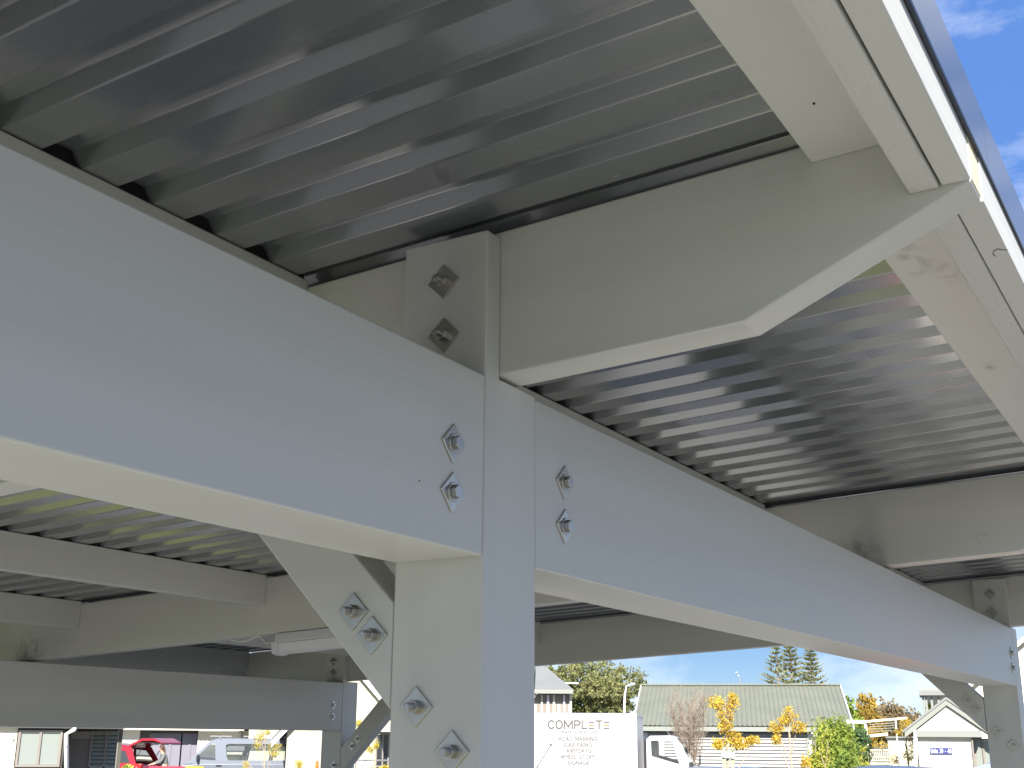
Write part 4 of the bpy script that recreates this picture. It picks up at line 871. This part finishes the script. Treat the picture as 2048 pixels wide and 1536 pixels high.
# wheelie bins in front of the van
BINM = mat('bin_black', (0.03, 0.035, 0.035), .5)
def bin_(u, d, lidm, label):
    f = Facade(u, d); t = empty('wheelie_bin', f.o, f.rz, label, 'bin', 'wheelie bins by the van')
    MB().add([(-.21, -.24, .08), (.21, -.24, .08), (.21, .24, .08), (-.21, .24, .08), (-.28, -.33, .98), (.28, -.33, .98), (.28, .33, .98), (-.28, .33, .98)], [(3, 2, 1, 0), (4, 5, 6, 7), (0, 1, 5, 4), (1, 2, 6, 5), (2, 3, 7, 6), (3, 0, 4, 7)]).build('body', BINM, t, .02, 2, True)
    MB().prism([(-.36, .985), (-.38, 1.02), (-.1, 1.09), (.3, 1.08), (.38, 1.03), (.36, .985)], 'x', -.30, .30).build('lid', lidm, t, .02, 2, True)
    for s in (1, -1): MB().prism([(.33+.1*math.cos(q*math.pi/8), .1+.1*math.sin(q*math.pi/8)) for q in range(16)], 'x', s*.27-.03, s*.27+.03).build('wheel', RUBBER, t)
LR, LY, LG2 = mat('bin_lid_red', (0.55, 0.05, 0.06), .45), mat('bin_lid_yellow', (0.72, 0.46, 0.015), .45), mat('bin_lid_green', (0.25, 0.5, 0.22), .45)
for i, (u, m_, lb) in enumerate(((322, LR, 'red lidded wheelie bin leftmost, behind the red car'), (356, LR, 'red lidded wheelie bin next to the yellow lidded bin'), (394, LY, 'yellow lidded wheelie bin left of the green one'), (428, LG2, 'green lidded wheelie bin rightmost of the row'))): bin_(u, 44 if i < 3 else 39, m_, lb)
def cone(u, d, label, H=.95, r=.2):
    t = empty('traffic_cone', ground(u, d), 0, label, 'traffic cone'); OC = mat('cone_orange', (0.75, 0.14, 0.02), .5)
    MB().tube([(0, 0, .03), (0, 0, H)], r*.8, 16, .035).build('cone', OC, t, smooth=True); MB().box(-r, r, -r, r, 0, .032).build('base', OC, t, .01); MB().tube([(0, 0, H*.5), (0, 0, H*.68)], r*.48, 16, r*.36).build('reflective_band', WHITE, t, smooth=True)
cone(637, 40, 'orange traffic cone beside the far post', 1.35, .26)

# ------------------------------------------------------------------ the person at the red car
def person(u, d, turn, label):
    f = Facade(u, d); t = empty('person', f.o, f.rz + rad(turn), label, 'person')
    SKIN = mat('skin', (0.55, 0.34, 0.25), .55, sub=.05); HAIR = mat('brown_hair', (0.10, 0.05, 0.03), .7, bump=.4, bscale=80, bstretch=(6, 6, 1)); TOP = mat('grey_knit', (0.17, 0.17, 0.165), .9, bump=.3, bscale=60); TRO = mat('dark_trousers', (0.04, 0.045, 0.06), .85); SHOE = mat('dark_shoes', (.03, .03, .03), .6)
    def skin(name, m, V, E, root):
        me = bpy.data.meshes.new(name); me.from_pydata([v[:3] for v in V], E, []); o = link(name, me, t)
        me.materials.append(m); md = o.modifiers.new('skin', 'SKIN'); md.use_smooth_shade = True
        for i, v in enumerate(V): me.skin_vertices[0].data[i].radius = (v[3], v[4] if len(v) > 4 else v[3])
        me.skin_vertices[0].data[root].use_root = True
        sd = o.modifiers.new('sub', 'SUBSURF'); sd.levels = 1; sd.render_levels = 1; return o
    # local: -x is the way the person faces; z up; slight stoop with both arms reaching forward
    V = [(0, 0, .93, .13, .15), (-.02, 0, 1.12, .12, .145), (-.07, 0, 1.32, .13, .17), (-.10, 0, 1.43, .075, .10), (-.13, 0, 1.49, .052), (-.17, 0, 1.57, .085, .078), (-.185, 0, 1.66, .088, .076)]
    E = [(0, 1), (1, 2), (2, 3), (3, 4), (4, 5), (5, 6)]
    for s in (1, -1):
        n = len(V); V += [(-.07, s*.19, 1.39, .058), (-.18, s*.22, 1.16, .045), (-.40, s*.16, 1.08, .033), (-.47, s*.15, 1.06, .03, .02)]; E += [(2, n), (n, n+1), (n+1, n+2), (n+2, n+3)]
        for j, (dy, ln) in enumerate(((-.027, .075), (-.009, .085), (.009, .08), (.027, .065))):
            q = len(V); V += [(-.50-ln*.5, s*.15+dy, 1.05, .009), (-.50-ln, s*.15+dy, 1.025, .007)]; E += [(n+3, q), (q, q+1)]
        q = len(V); V += [(-.475, s*.15-s*.045, 1.05, .010), (-.515, s*.15-s*.055, 1.04, .008)]; E += [(n+3, q), (q, q+1)]
        n = len(V); V += [(.0, s*.10, .86, .09), (-.02, s*.11, .48, .06), (.02, s*.11, .10, .042), (-.09, s*.11, .04, .04)]; E += [(0, n), (n, n+1), (n+1, n+2), (n+2, n+3)]
    skin('body', SKIN, V, E, 0)
    V = [(0, 0, .92, .165, .185), (-.02, 0, 1.12, .145, .17), (-.07, 0, 1.31, .15, .19), (-.10, 0, 1.42, .085, .11)]; E = [(0, 1), (1, 2), (2, 3)]
    for s in (1, -1):
        n = len(V); V += [(-.07, s*.20, 1.39, .075), (-.18, s*.225, 1.16, .062), (-.37, s*.165, 1.09, .05)]; E += [(2, n), (n, n+1), (n+1, n+2)]
    skin('jersey', TOP, V, E, 0)
    V = [(0, 0, .92, .15, .175)]; E = []
    for s in (1, -1):
        n = len(V); V += [(.0, s*.10, .84, .105), (-.02, s*.11, .48, .08), (.02, s*.11, .12, .065)]; E += [(0, n), (n, n+1), (n+1, n+2)]
    skin('trousers', TRO, V, E, 0)
    for s in (1, -1): MB().prism([(.08, .0), (.08, .09), (-.02, .11), (-.17, .05), (-.18, 0)], 'y', s*.11-.05, s*.11+.05).build('shoe', SHOE, t, .02, 2, True)
    h = MB()
    for i in range(9):
        for j in range(14):
            th, ph = math.pi*i/8*.72, 2*math.pi*j/14; h.v.append((-.165+.105*math.sin(th)*math.cos(ph)+.012, .092*math.sin(th)*math.sin(ph), 1.645+.125*math.cos(th)))
    h.f = [(i*14+j, i*14+(j+1) % 14, (i+1)*14+(j+1) % 14, (i+1)*14+j) for i in range(8) for j in range(14) if not (i > 3 and j in (5, 6, 7, 8))]
    h.tube([(-.07, 0, 1.62), (-.05, 0, 1.52), (-.04, 0, 1.42)], .06, 8, .02); h.build('hair', HAIR, t, smooth=True)
    m = MB().prism([(-.272, 1.60), (-.292, 1.605), (-.270, 1.645)], 'y', -.013, .013); m.build('nose', SKIN, t, .004, 2, True)
    for s in (1, -1):
        MB().prism([(-.256, 1.640), (-.258, 1.652), (-.25, 1.652), (-.25, 1.640)], 'y', s*.033-.012, s*.033+.012).build('eye', PLAST, t); MB().prism([(-.185, 1.60), (-.165, 1.60), (-.155, 1.66), (-.18, 1.665)], 'y', s*.080-.008, s*.080+.008).build('ear', SKIN, t, .005, 2, True)
    box('mouth', mat('lip', (.35, .12, .11), .5), t, -.262, -.25, -.024, .024, 1.563, 1.574)
person(334, 48, 8, 'person in grey jersey with brown hair leaning towards the open red car')
